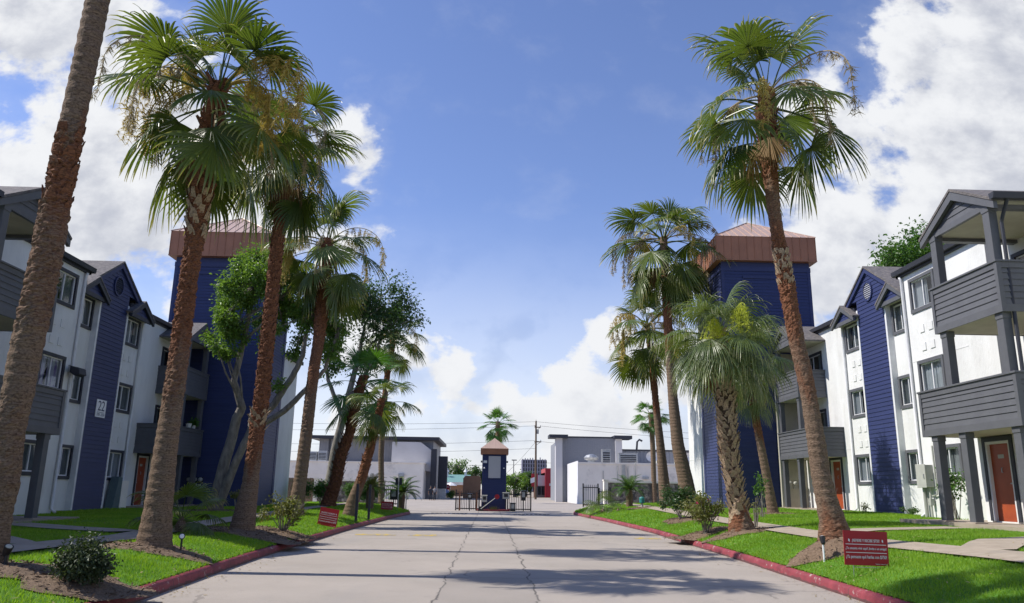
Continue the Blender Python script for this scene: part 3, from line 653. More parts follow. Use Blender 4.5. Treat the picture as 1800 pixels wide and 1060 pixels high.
def stair_tower(sgn, dy, dz, label):
    root = thing('stair_tower', label, 'tower', (sgn*14.35, 41.4+dy, .7+dz)); B = Building(sgn, dy, dz, root); B.trim = BLUE
    x0, x1, y0, y1, z0, z1 = 12.0, 16.7, 38.9, 43.9, .3, 13.46
    g = MB(); g.box(x0, x1, y0, y1, z0, z1)
    lap(g, (x0+.14, y0), (x1-.14, y0), .7, z1-.55, (0, -1), .165, .022); lap(g, (x0, y1-.14), (x0, y0+.14), .7, z1-.55, (-1, 0), .165, .022)
    lap(g, (x1, y0+.14), (x1, y1-.14), .7, z1-.55, (1, 0), .165, .022)
    B.part('siding', g, BLUE)
    t = MB()
    for (a, b, c, d) in ((x0-.03, x0+.14, y0-.03, y0+.14), (x1-.14, x1+.03, y0-.03, y0+.14), (x0-.03, x0+.14, y1-.35, y1+.01)): t.box(a, b, c, d, .4, z1-.552)
    t.box(x0-.045, x1+.045, y0-.045, y1+.02, z1-.55, z1-.30); t.box(x0+1.1, x1-1.1, y0-.06, y0-.02, z1-.95, z1-.80)
    B.part('corner_board', t, BLUE)
    c = MB(); o = .3; a0, a1, b0, b1, zt = x0-o, x1+o, y0-o, y1+o, 14.75
    c.box(a0, a1, b0, b1, z1, zt)
    for i in range(14):
        y = b0+(b1-b0)*i/13; x = a0+(a1-a0)*i/13
        c.box(a0-.022, a0, y-.012, y+.012, z1, zt); c.box(a1, a1+.022, y-.012, y+.012, z1, zt); c.box(x-.012, x+.012, b0-.022, b0, z1, zt); c.box(x-.012, x+.012, b1, b1+.022, z1, zt)
    c.box(a0-.03, a1+.03, b0-.03, b1+.03, z1-.04, z1-.002)
    B.part('copper_band', c, COPPER)
    r = MB(); ax, ay, az = (a0+a1)/2, (b0+b1)/2, 16.5
    e = [(a0-.03, b0-.03, zt), (a1+.03, b0-.03, zt), (a1+.03, b1+.03, zt), (a0-.03, b1+.03, zt)]; ap = Vector((ax, ay, az))
    r.add(e+[tuple(ap)], [(0,1,4), (1,2,4), (2,3,4), (3,0,4)])
    for k in range(4):
        p, q = Vector(e[k]), Vector(e[(k+1) % 4]); mid = (p+q)/2; up = (ap-mid).normalized(); nrm = (q-p).cross(up).normalized()
        if nrm.z < 0: nrm = -nrm
        r.tube([p+Vector((0,0,.02)), ap+Vector((0,0,.02))], .03, 5)
        for i in range(1, 13):
            f = i/13; s0 = p.lerp(q, f); L = 1-abs(f-.5)*2; s1 = s0+(ap-mid)*L
            w = (q-p).normalized()*.011
            r.add([s0-w, s0+w, s1+w, s1-w, s0-w+nrm*.03, s0+w+nrm*.03, s1+w+nrm*.03, s1-w+nrm*.03], [(4,5,6,7), (0,1,5,4), (3,7,6,2), (0,4,7,3), (1,2,6,5)])
    B.part('hip_roof', r, COPPERTOP)
    w = MB(); w.box(x0+.02, 19, y1+.012, 47.2, .2, 9.1, 0); w.box(x0+.01, x0+.02, y1+.012, 47.2, 3.35, 3.37); w.box(x0-.25, 19.2, y1+.02, 47.5, 9.102, 9.3, 1); B.part('stucco_wing', w, [WHITE, DARK])
    r = MB(); r.prism([(16.7, 9.9), (20, 10.6), (23, 9.9), (23, 9.2), (16.7, 9.2)], 'y', 39.21, 46); B.part('lower_roof', r, SHINGLE)
    return B
TR = stair_tower(1, 0, 0, 'blue lapped stair tower with copper hip roof behind the sunlit right palms')
TL = stair_tower(-1, .4, -.3, 'shaded dark blue stair tower with copper roof half hidden by leafy tree')

# fittings on the buildings ------------------------------------------------
def number_sign():
    X = -15.45-.0; y0, y1, z0, z1 = 30.72, 31.42, 4.05, 4.72
    # plate in the facade plane, letters facing the road (+x)
    t = thing('number_sign', 'white plate numbered 22 on the shaded blue panel', 'sign', (X+.03, 31.05, 4.1)); y0, y1, z0, z1 = 30.62, 31.38, 4.02, 4.70
    g = MB(); g.box(X+.025, X+.05, y0, y1, z0, z1); g.build('plate', LETTER, t)
    for txt, size, zc, w in (('22', .55, z0+.42, .52), ('2201-2224', .15, z0+.10, .62)):
        me = text_mesh(txt, size, LETTERD, w)
        b = BASE[t.name]; link_mesh('lettering', me, t, (X+.054-b[0], (y0+y1)/2-b[1], zc-b[2]), (R(90), 0, R(90)))
    g = MB(); g.box(X+.051, X+.0535, y0+.1, y1-.1, z0+.185, z0+.20); g.build('rule', LETTERD, t)
number_sign()
def flood_light():
    X = -14.5
    t = thing('wall_lamp', 'dark flood lamp on white wall above the left rain pipe', 'lamp', (X, 26.9, 5.35))
    g = MB(); g.box(X, X+.09, 26.55, 26.75, 5.18, 5.42); g.tube([(X+.08, 26.65, 5.3), (X+.28, 26.6, 5.28)], .03, 8); g.build('bracket', METALG, t)
    g = MB(); g.prism([(X+.2, 5.36), (X+.5, 5.30), (X+.55, 5.08), (X+.38, 5.02), (X+.2, 5.14)], 'y', 26.3, 26.78); g.build('lamp_head', DARK, t, bevel=.02)
flood_light()
def electric_box():
    X = 14.5
    t = thing('electrical_cabinet', 'pale metal electrical cabinet with conduits on the right white wall', 'cabinet', (X, 25.75, .8))
    g = MB(); g.box(X-.26, X-.005, 25.45, 25.98, 1.78, 2.5); g.box(X-.285, X-.262, 25.43, 26.0, 1.76, 2.52); g.build('cabinet', METALG, t, bevel=.012)
    g = MB(); g.box(X-.31, X-.287, 25.5, 25.53, 2.05, 2.2); g.build('latch', METAL, t)
    g = MB()
    for (y, r) in ((25.9, .05), (25.55, .035)): g.tube([(X-.12, y, 1.8), (X-.12, y, .75)], r, 8)
    g.tube([(X-.06, 25.25, 3.1), (X-.06, 25.25, 1.55), (X-.07, 25.5, 1.5)], .03, 8); g.box(X-.17, X-.05, 25.48, 25.62, 1.2, 1.42); g.build('conduit', METALG, t)
electric_box()
def meters(X, y, z, nx, ny, words, label, group):
    for k in range(3):
        cx, cy = X+(ny != 0)*k*.28, y+(nx != 0)*k*.26
        t = thing('electric_meter', words[k]+' '+label, 'meter', (cx, cy, z), group)
        g = MB()
        def P(r, d): return [(cx+nx*d+(ny != 0)*r*math.cos(a), cy+ny*d+(nx != 0)*r*math.cos(a), z+r*math.sin(a)) for a in [2*math.pi*i/14 for i in range(14)]]
        pr = [(.09, .0), (.10, .03), (.10, .12), (.07, .15), (.01, .155)]; vs = []
        for r, d in pr: vs += P(r, d)
        g.add(vs, [(i*14+k2, i*14+(k2+1) % 14, (i+1)*14+(k2+1) % 14, (i+1)*14+k2) for i in range(4) for k2 in range(14)]); g.build('meter_dome', METALG, t, smooth=True)
        g = MB(); w = .11
        g.box(*((cx-w, cx+w) if ny else sorted((cx-.02*nx, cx+.02*nx))), *((cy-w, cy+w) if nx else sorted((cy-.02*ny, cy+.02*ny))), z-.25, z+.12); g.build('meter_box', METALG if X > 0 else DARK, t)
meters(-14.75, 38.9+.4-.04, 1.75, 0, -1, ('leftmost', 'middle', 'rightmost'), 'of three round meters on dark left tower', 'meters on the left tower')
meters(14.75, 38.6, 2.0, 0, -1, ('leftmost', 'middle', 'rightmost'), 'of three round meters on right porch wall', 'meters on the right porch')

# ------------------------------------------------------------------ palms
def fan_frond(rng, elev, pet=1.05, Rr=1.05, n=32, A=112, droop=1.0, bend=22, fold=.22, wfac=1.0, cut=.45):
    """one fan leaf, growing in the xz plane from the origin; gravity bends it towards -z"""
    g = MB(); p = Vector((0,0,0)); pts = [p.copy()]; a = R(elev); st = 6
    for k in range(st):
        a -= R(bend)/st*(.4+.6*math.cos(a)); p = p+Vector((math.cos(a), 0, math.sin(a)))*(pet/st); pts.append(p.copy())
    g.tube(pts, [.030, .024, .020, .017, .015, .014, .012], 5)
    a -= R(rng.uniform(4, 16)); d = Vector((math.cos(a), 0, math.sin(a))); Y = Vector((0,1,0)); nn = Vector((-math.sin(a), 0, math.cos(a)))
    g.tip = [0.0]*len(g.v); H = pts[-1]; A = R(A)
    T = [0.02, .2, .38, .52, .66, .8, .91, 1.0]; sp = 2*A/(n-1)
    for i in range(n):
        th = -A+sp*i+rng.uniform(-.15, .15)*sp
        u = (d*math.cos(th)+Y*math.sin(th)-nn*(.20*abs(math.sin(th))**1.5)+nn*rng.uniform(-.05, .05)).normalized()
        L = Rr*(.76+.24*math.cos(th*.9))*rng.uniform(.9, 1.06); q = H.copy(); dr = u.copy(); vs = []; tp = []; tw = rng.uniform(-.8, .8); dp = droop*rng.uniform(.6, 1.7)
        for k, t in enumerate(T):
            if k:
                dt = (T[k]-T[k-1]); q = q+dr*(dt*L)
                if t > cut: dr = (dr+Vector((0,0,-1))*(dp*dt*2.6*(t-cut+.12))).normalized()
                else: dr = (dr+Vector((0,0,-1))*(droop*dt*.18)).normalized()
            hw = .5*sp*min(t, .5)*L*1.04*wfac
            if t > .5: hw *= max(.04, (1-(t-.5)/.5))**.75
            hw = max(hw, .0025)
            e = dr.cross(nn); e = e.normalized() if e.length > .05 else Y
            m = e.cross(dr).normalized()
            if t > .5: e = (e*math.cos(tw*(t-.5)*3)+m*math.sin(tw*(t-.5)*3))
            vs += [q-e*hw, q+m*hw*fold*2, q+e*hw]; tp += [t]*3
        fs = []
        for k in range(len(T)-1):
            o = k*3; fs += [(o, o+1, o+4, o+3), (o+1, o+2, o+5, o+4)]
        g.add(vs, fs, 0, tp)
    return g
ELEVS = [84, 70, 56, 42, 28, 14, 0, -16, -34, -54, -72]
def frond_set(name, mat, seeds, **k):
    out = {}
    for e in ELEVS:
        for sd_ in range(seeds):
            rng = random.Random(e*17+sd_*101+len(name))
            kk = dict(k)
            if e < -40: kk['bend'] = 6
            out[(e, sd_)] = fan_frond(rng, e, **kk).mesh('frond', mat)
    return out
FS = {'fan': frond_set('fan', PALM, 4, droop=2.4, pet=1.08, Rr=1.12, n=34, wfac=1.0, cut=.50, A=104, bend=30), 'sabal': frond_set('sabal', PALMG, 2, n=44, droop=2.3, Rr=1.25, pet=.9, wfac=.62, cut=.3, bend=34),
      'young': frond_set('young', PALMY, 2, droop=.55, n=30, pet=1.1), 'dry': frond_set('dry', PALMD, 1, droop=1.6, A=70)}
def blossom_mesh(rng, mat, L=2.3, fluff=1.0, elev=35, curl=150):
    g = MB(); p = Vector((0,0,0)); a = R(elev); pts = [p.copy()]; n = 14
    for k in range(n):
        a -= R(curl)/n*(k/n)**.6*1.2; a = max(a, R(-88)); p = p+Vector((math.cos(a), 0, math.sin(a)))*(L/n); pts.append(p.copy())
    g.tube(pts, [.016]*6+[.012]*5+[.007]*4, 5); g.tip = [.2]*len(g.v)
    for k in range(4, n+1):
        for b in range(3):
            c0 = pts[k]; d = Vector((rng.uniform(-.6, .6), rng.uniform(-.8, .8), rng.uniform(-.5, .1))); bl = rng.uniform(.14, .36)*fluff; q = c0.copy(); bp = [q.copy()]
            for j in range(4): d = (d+Vector((0,0,-.45))).normalized(); q = q+d*(bl/4); bp.append(q.copy())
            g.add(*strip(bp, .005), 0, [.3]*10)
            for s_ in range(int(20*fluff)):
                c = bp[rng.randint(1, 4)]; e = Vector((rng.gauss(0, 1), rng.gauss(0, 1), rng.uniform(-1.6, .1))).normalized(); l = rng.uniform(.05, .15); w = e.cross(Vector((rng.random(), rng.random(), .3))).normalized()*.0085
                g.add([c-w, c+w, c+e*l+Vector((0,0,-.03))], [(0,1,2)], 0, [rng.random()*.9]*3)
    return g.mesh('flower_stalk', mat)
def strip(pts, w):
    vs = []; 
    for i, p in enumerate(pts):
        t = (pts[min(i+1, len(pts)-1)]-pts[max(i-1, 0)]); e = t.cross(Vector((.3,.2,1))); e = e.normalized()*w if e.length > 1e-6 else Vector((w,0,0)); vs += [p-e, p+e]
    return vs, [(2*i, 2*i+1, 2*i+3, 2*i+2) for i in range(len(pts)-1)]
BL_Y = [blossom_mesh(random.Random(i), INFLO, 2.1+.25*i, 1.15, 12+13*i, 240) for i in range(4)]
BL_B = [blossom_mesh(random.Random(10+i), INFLOB, 2.2+.25*i, .6, 6+13*i, 250) for i in range(4)]
BL_F = [blossom_mesh(random.Random(20+i), INFLOY, 1.0, 2.6, 62) for i in range(1)]

def bark_mat():
    m, N, L, P, O = newmat('palm_bark'); P.inputs['Roughness'].default_value = .9; P.inputs['Specular IOR Level'].default_value = .2
    at = N.new('ShaderNodeAttribute'); at.attribute_name = 'bark'; tc = N.new('ShaderNodeTexCoord')
    mp = N.new('ShaderNodeMapping'); mp.inputs['Scale'].default_value = (1, 1, 7); L.new(tc.outputs['Object'], mp.inputs[0])
    n1 = N.new('ShaderNodeTexNoise'); n1.inputs['Scale'].default_value = 15; n1.inputs['Detail'].default_value = 8; n1.inputs['Roughness'].default_value = .7; L.new(mp.outputs[0], n1.inputs['Vector'])
    n2 = N.new('ShaderNodeTexNoise'); n2.inputs['Scale'].default_value = 26; n2.inputs['Detail'].default_value = 6; L.new(tc.outputs['Object'], n2.inputs['Vector'])
    def MR(v, a, b, lo=0, hi=1):
        r = N.new('ShaderNodeMapRange'); L.new(v, r.inputs[0]); r.inputs[1].default_value = a; r.inputs[2].default_value = b; r.inputs[3].default_value = lo; r.inputs[4].default_value = hi; return r.outputs[0]
    def mix(f, a, b):
        x = N.new('ShaderNodeMix'); x.data_type = 'RGBA'; L.new(f, x.inputs[0])
        for i, v in ((6, a), (7, b)):
            if isinstance(v, tuple): x.inputs[i].default_value = rgb(v)
            else: L.new(v, x.inputs[i])
        return x.outputs[2]
    f = MR(n1.outputs[0], .36, .64)
    grey = mix(f, (.265,.182,.12), (.12,.08,.055)); red = mix(f, (.31,.132,.064), (.08,.035,.022)); boot = mix(f, (.52,.40,.27), (.27,.185,.115))
    s = N.new('ShaderNodeMath'); s.operation = 'MULTIPLY_ADD'; L.new(MR(n1.outputs[0], .3, .7), s.inputs[0]); s.inputs[1].default_value = .7; s.inputs[2].default_value = -.35
    ad = N.new('ShaderNodeMath'); ad.operation = 'ADD'; L.new(at.outputs['Fac'], ad.inputs[0]); L.new(s.outputs[0], ad.inputs[1])
    wv = N.new('ShaderNodeTexWave'); wv.wave_type = 'BANDS'; wv.bands_direction = 'Z'; wv.inputs['Scale'].default_value = 6.5; wv.inputs['Distortion'].default_value = 9.0; wv.inputs['Detail'].default_value = 4; wv.inputs['Detail Scale'].default_value = 2.5; L.new(tc.outputs['Object'], wv.inputs['Vector'])
    grey = mix(MR(wv.outputs['Fac'], .6, 1.0, 0, .42), grey, (.07,.05,.038)); grey = mix(MR(wv.outputs['Fac'], .3, .0, 0, .25), grey, (.34,.26,.19))
    c = mix(MR(ad.outputs[0], .25, .75), grey, red); c = mix(MR(at.outputs['Fac'], 1.5, 1.6), c, boot); c = mix(MR(at.outputs['Fac'], 2.4, 2.8), c, (.10,.066,.042))
    c = mix(MR(n2.outputs[0], .52, .72, 0, .75), c, (.045,.028,.02))
    L.new(c, P.inputs['Base Color'])
    b = N.new('ShaderNodeBump'); b.inputs['Strength'].default_value = .8; b.inputs['Distance'].default_value = .03; L.new(n1.outputs[0], b.inputs['Height']); L.new(b.outputs[0], P.inputs['Normal'])
    return m
BARK = bark_mat()
def trunk_mesh(pts, y, zones, rng, base, boots=(), flare=1.0, skirt=True):
    """pts: (x, z, r) up the stem at depth y; zones: (z0, z1, kind 0 grey / 1 red fibre / 2 tan boots, roughness)"""
    zs = [p[1] for p in pts]; g = MB(); bark = []
    dz = .028; z0, z1 = zs[0]-.25, zs[-1]; n = 30; rows = int((z1-z0)/dz)+1; seedp = rng.uniform(0, 9); frg = [rng.random() for _ in range(4000)]
    X = lambda z: float(np.interp(z, zs, [p[0] for p in pts])); RR = lambda z: float(np.interp(z, zs, [p[2] for p in pts]))
    def zone(z):
        k, ro = 0.0, .10
        for (a, b, kind, rough) in zones:
            if a <= z <= b: k, ro = kind, rough
        return k, ro
    vs = []; fs = []
    for i in range(rows+1):
        z = min(z0+i*dz, z1); ro = (zone(z-.12)[1]+zone(z)[1]+zone(z+.12)[1])/3; r0 = RR(z); ring = math.sin(z*34+math.sin(z*7+seedp)*1.5)
        below = max(0, zs[0]+.35-z); r0 *= 1+below*.12*flare
        for j in range(n):
            a = 2*math.pi*j/n; lump = math.sin(3*a+z*.8+seedp)*.02+math.sin(7*a-z*2.1)*.012
            h = frg[(int(i//2)*31+j*7) % 4000]; h2 = frg[(i*131+j*17) % 4000]
            zz = z+.22*math.sin(2*a+seedp+z)+.12*math.sin(5*a-2*z); k = sum(zone(zz+q)[0] for q in (-.3, -.15, 0, .15, .3))/5
            r = r0*(1+lump*.6)+.005*ring*(1-min(k, 1)*.5)+ro*.042*(h-.5)+ro*.018*(h2-.5)
            vs.append((X(z)+r*math.cos(a), y+r*math.sin(a), z)); bark.append(k)
    for i in range(rows):
        for j in range(n): fs.append((i*n+j, i*n+(j+1) % n, (i+1)*n+(j+1) % n, (i+1)*n+j))
    g.add(vs, fs)
    # old leaf bases: short tapering wedges pointing up and out
    for (a, b, count, ln, out, kind) in boots:
        for q in range(count):
            z = a+(b-a)*(q+.5)/count+rng.uniform(-.03, .03); an = q*2.39996+rng.uniform(-.25, .25); r = RR(z)*.93; er = Vector((math.cos(an), math.sin(an), 0)); et = Vector((-er.y, er.x, 0))
            l = ln*rng.uniform(.7, 1.25); c = Vector((X(z), y, z))+er*r; tipd = (Vector((0,0,1))*(1-out)+er*out*rng.uniform(.6, 1.2)+et*rng.uniform(-.25, .25)).normalized()
            w = (.085 if kind == 2.0 else .075)*rng.uniform(.7, 1.2); t = c+tipd*l; w2 = w*rng.uniform(.25, .7); th = er*.03
            vv = [c-et*w-Vector((0,0,.05)), c+et*w-Vector((0,0,.05)), t+et*w2, t-et*w2, c-et*w+th*.8, c+et*w+th*.8, t+et*w2+th*.4, t-et*w2+th*.4]
            g.add(vv, [(0,1,2,3), (7,6,5,4), (0,4,5,1), (1,5,6,2), (2,6,7,3), (3,7,4,0)]); bark += [kind]*8
    g.v = [(v[0]-base[0], v[1]-base[1], v[2]-base[2]) for v in g.v]
    me = g.mesh('trunk', BARK); at = me.attributes.new('bark', 'FLOAT', 'POINT'); at.data.foreach_set('value', bark)
    return me
def palm(label, pts, y, zones, nf0, scale, seed, boots=(), style='fan', top=84, low=-55, yellow=0, brown=0, fresh=0, dry=1, name='palm_tree', group='palm trees along the drive', flare=1.0, skew=1.0, extra=()):
    rng = random.Random(seed); base = (pts[0][0], y, pts[0][1]); nf = int(nf0*(.80 if style == 'fan' else 1.0))
    root = thing(name, label, 'palm tree', base, group)
    o = link_mesh('trunk', trunk_mesh(pts, y, zones, rng, base, boots, flare), root)
    hx, hz, hr = pts[-1][0]-base[0], pts[-1][1]-base[2], pts[-1][2]
    S = FS[style]; ns = max(k[1] for k in S)+1
    for i in range(nf):
        f = (i+.5)/nf; e = top+(low-top)*f**skew+rng.uniform(-14, 14); ek = min(ELEVS, key=lambda q: abs(q-e)); yaw = i*2.39996+rng.uniform(-.3, .3)+seed
        sc = scale*rng.uniform(.78, 1.14)*(.8+.2*min(1, f*3)); rr = hr*.6
        link_mesh('frond', S[(ek, rng.randrange(ns))], root, (hx+rr*math.cos(yaw), rng.uniform(-.03, .03)+rr*math.sin(yaw), hz-.05-.6*f*min(scale, 1.2)), (R(rng.uniform(-24, 24)), R(rng.uniform(-7, 7)), yaw), (sc, sc, sc))
    for i in range(4):                                            # young leaves in the heart
        yaw = seed+i*1.3; sc = scale*rng.uniform(.45, .7); link_mesh('frond', S[(84 if i < 3 else 70, i % ns)], root, (hx, 0, hz-.12), (R(rng.uniform(-20, 20)), R(rng.uniform(-15, 15)), yaw), (sc, sc, sc))
    for (yawd, e, sc, dz) in extra:
        ek = min(ELEVS, key=lambda q: abs(q-e)); yaw = R(yawd); link_mesh('frond', S[(ek, 0)], root, (hx+hr*.6*math.cos(yaw), hr*.6*math.sin(yaw), hz+dz), (R(rng.uniform(-8, 8)), 0, yaw), (sc,)*3)
    for k, (cnt, pool) in enumerate(((yellow, BL_Y), (brown, BL_B), (fresh, BL_F))):
        for i in range(cnt):
            yaw = i*2.39996*1.3+seed*2+k; sc = scale*rng.uniform(.8, 1.05)
            link_mesh('flower_stalk', pool[i % len(pool)], root, (hx+hr*.5*math.cos(yaw), hr*.5*math.sin(yaw), hz-.1), (0, 0, yaw), (sc, sc, sc))
    if fresh: link_mesh('flower_stalk', BL_F[0], root, (hx+.25, -.75, hz+.15), (0, 0, R(-80)), (.9, .9, .9))
    for i in range(dry):
        yaw = seed*3.1+i*2.1; sc = scale*.7
        link_mesh('dead_frond', FS['dry'][(-72, 0)], root, (hx+hr*math.cos(yaw), hr*math.sin(yaw), hz-.5), (0, 0, yaw), (sc, sc, sc))
    return root

palm('very tall palm at left edge, only its leaning ringed trunk in view', [(-6.33,0.42,0.199),(-6.36,1.12,0.189),(-6.33,1.48,0.190),(-6.37,2.21,0.191),(-6.33,2.59,0.189),(-6.33,3.05,0.195),(-6.30,3.63,0.198),(-6.27,4.16,0.198),(-6.25,4.57,0.195),(-6.25,4.99,0.199),(-6.22,5.85,0.169),(-6.19,6.74,0.166),(-6.15,7.67,0.166),(-6.12,8.64,0.164),(-6.00,12.20,0.156),(-5.95,15.40,0.166)], 10.48,
     [(3.4, 5.4, .42, .8), (5.4, 6.5, .9, 1.3), (1.0, 2.6, .3, .5)], 26, 1.05, 11, boots=[(5.3, 6.5, 30, .10, .25, 1.0), (14.2, 15.3, 40, .2, .5, 1.6)], low=-45, brown=4)
palm('tall palm with yellow blossom and shaggy boots, second from left edge', [(-5.94,0.43,0.299),(-5.94,1.01,0.246),(-5.93,2.02,0.207),(-5.91,3.05,0.182),(-5.89,4.13,0.167),(-5.89,5.24,0.161),(-5.85,6.39,0.176),(-5.85,6.98,0.202),(-5.85,7.59,0.220),(-5.78,8.83,0.194),(-5.74,9.50,0.176)], 14.49,
     [(2.9, 4.1, .5, .8), (4.1, 6.3, .95, 1.25), (6.3, 9.6, 1.3, 1.2)], 30, 1.18, 3, boots=[(6.2, 7.1, 34, .16, .35, 1.75), (7.0, 9.5, 110, .17, .4, 1.15)], top=82, low=-58, yellow=12, brown=4, dry=2)
palm('left palm with dark flaking trunk in front of the grey barked tree', [(-6.1,0.45,0.304),(-6,1.55,0.203),(-5.98,2.25,0.184),(-5.96,2.96,0.184),(-5.91,3.83,0.18),(-5.91,5.17,0.171),(-5.89,6.72,0.153),(-5.88,7.83,0.162),(-5.85,9.31,0.153),(-5.86,10.99,0.153)], 20.03,
     [(1.9, 3.2, .8, 1.0), (3.2, 5.6, 1.1, 1.5), (5.6, 8.4, 1.0, 1.2), (8.4, 10.4, 1.2, 1.2)], 31, 1.15, 7, boots=[(2.9, 3.4, 22, .15, .5, 1.75), (3.4, 8.0, 130, .10, .3, 1.2), (8.6, 10.3, 60, .15, .4, 1.2)], top=84, low=-82, yellow=7, brown=4, dry=3)
palm('left palm with smooth reddish trunk beside white end wall of the left tower', [(-7.19,0.47,0.312),(-7.09,1.6,0.242),(-6.98,3.7,0.223),(-6.89,5.88,0.209),(-6.79,7,0.219),(-6.75,8.83,0.251),(-6.76,11.19,0.233)], 29.76,
     [(3.4, 5.2, .35, .5), (5.2, 7.2, .7, .6), (7.2, 12, 1.2, 1.2)], 32, 1.35, 5, boots=[(7.2, 11.0, 90, .13, .35, 1.2)], top=82, low=-84, yellow=5, brown=2)
palm('short leaning palm with rough bristling trunk behind the hedge at left', [(-8.46,.42,.40),(-8.4,.79,.37),(-8.09,1.96,.31),(-7.96,3.14,.30),(-7.56,4.35,.27),(-7.28,6.18,.27),(-6.98,7.42,.25)], 42,
     [(0, 8, 1.0, 1.6)], 17, 1.35, 9, boots=[(.9, 7.2, 150, .26, .45, 1.1)], style='young', top=78, low=-48)
palm('leaning short palm beside the two dark posts at the left kerb', [(-5.84,.37,.31),(-5.74,.95,.255),(-5.43,1.89,.215),(-5.22,2.84,.195),(-5.06,3.56,.165),(-4.75,5.27,.14)], 33.66,
     [(1.6, 5.3, .9, 1.0)], 18, .86, 13, boots=[(2.2, 5.2, 60, .14, .4, 1.1)], style='fan', top=70, low=-62)
palm('dark crowned thin palm behind the left lawn, highest near the second leafy tree', [(-7.29,.4,.2),(-7.49,3.66,.19),(-7.5,6.76,.2),(-7.31,9.95,.2),(-6.96,12.41,.24)], 54,
     [(8, 13, 1.2, 1.0)], 24, 1.3, 17, boots=[(10, 12.3, 40, .2, .4, 1.2)], top=78, low=-66, yellow=2)
palm('tall palm nearest on the right lawn with bark ringed by red boots', [(6.66,0.66,0.305),(6.64,0.96,0.254),(6.55,1.39,0.21),(6.47,1.92,0.182),(6.44,2.47,0.176),(6.36,3.37,0.154),(6.29,3.94,0.158),(6.19,4.52,0.154),(6.13,5.12,0.158),(6.07,5.73,0.158),(5.99,6.34,0.136),(5.92,7.22,0.133),(5.88,8.25,0.151),(5.87,8.92,0.182),(5.92,10.18,0.174)], 15.3,
     [(.3, 1.1, .7, .5), (3.3, 4.2, .6, .3), (4.5, 5.5, .8, .8), (5.5, 6.7, 1.15, 1.3), (6.7, 7.8, .45, .4), (8.0, 10.5, 1.1, 1.3)], 27, 1.16, 21, boots=[(5.7, 6.5, 36, .10, .3, 1.75), (8.4, 9.8, 80, .16, .4, 1.1)], top=84, low=-56, brown=6, yellow=2, dry=2, flare=1.6)
palm('slim curved palm before the white end of the right tower, taller of its pair', [(10.5,0.63,0.512),(10.28,1.36,0.441),(10.17,2.23,0.395),(9.85,3.98,0.328),(9.68,6.37,0.256),(9.59,8.21,0.231),(9.52,11.69,0.231),(9.46,13.97,0.241),(9.46,15.41,0.205)], 41,
     [(9, 13.1, 1.0, .9)], 32, 1.85, 23, boots=[(11, 13, 50, .16, .4, 1.2)], top=84, low=-82, brown=9, yellow=3, style='fan')
palm('slim curved palm beside the drive at right, shorter of the pair', [(9.96,0.68,0.401),(9.85,1.64,0.33),(9.73,3.54,0.25),(9.48,6.77,0.185),(9.37,8.76,0.18),(9.11,11.18,0.18)], 44.5,
     [(6, 10, .9, .8)], 26, 1.65, 27, boots=[(8.6, 9.6, 30, .16, .4, 1.2)], top=82, low=-82, yellow=7, brown=3)
palm('stout palm on right lawn with crisscross pale leaf bases and fresh blossom', [(6.99,0.49,0.357),(6.96,0.72,0.315),(6.86,1.45,0.200),(6.73,2.54,0.230),(6.71,4.14,0.246),(6.63,4.96,0.221),(6.58,6.15,0.170)], 21.99,
     [(-.5, .95, .2, .5), (.95, 6.5, 3.0, .6)], 36, 1.02, 31, boots=[(1.0, 6.05, 330, .20, .40, 2.0)], style='sabal', top=86, low=-34, fresh=3, flare=1.8)
palm('slender palm beside the stout one in front of dark blue right tower face', [(11.05,0.66,0.231),(10.91,1.88,0.170),(10.65,3.86,0.151),(10.41,5.68,0.153),(10.35,7.08,0.170)], 30.8,
     [(3.5, 6.6, .8, .7)], 30, 1.12, 37, boots=[(5.4, 6.5, 26, .15, .4, 1.2)], style='sabal', top=84, low=-50, extra=[(-60, -54, .8, -1.5), (-20, -54, .8, -1.6), (-100, -72, .7, -1.6)])
palm('small distant palm beyond the right stone wall, round green crown', [(12.9,.7,.2),(12.9,4.33,.2),(12.86,6.11,.2),(12.81,7.69,.22)], 62, [], 26, .85, 41, style='young', top=80, low=-60)
palm('distant palm rising behind the guard booth', [(.95,.0,.27),(.91,5.4,.27),(.81,7.37,.28),(.79,9.3,.28)], 92, [], 30, 1.15, 43, style='young', top=84, low=-66)

# mulch at the feet of the planting
for i, (x, y, rx, ry) in enumerate([(-6.2, 10.4, 1.05, .8), (-4.98, 10.3, .75, .8), (-5.9, 14.4, 1.0, .75), (-6.0, 19.9, 1.5, 1.1), (-5.45, 21.6, .9, .9), (6.6, 15.2, .85, .75), (6.95, 21.9, 1.0, .7), (6.3, 23.9, 1.0, .9), (7.6, 30, 1.0, 1.5), (11.0, 30.7, .9, .6), (-10.9, 32, 1.2, .9), (8.2, 42.9, .8, .8)]):
    mulch_bed(x, y, rx, ry, .32 if (x, y) == (6.6, 15.2) else .06, i)

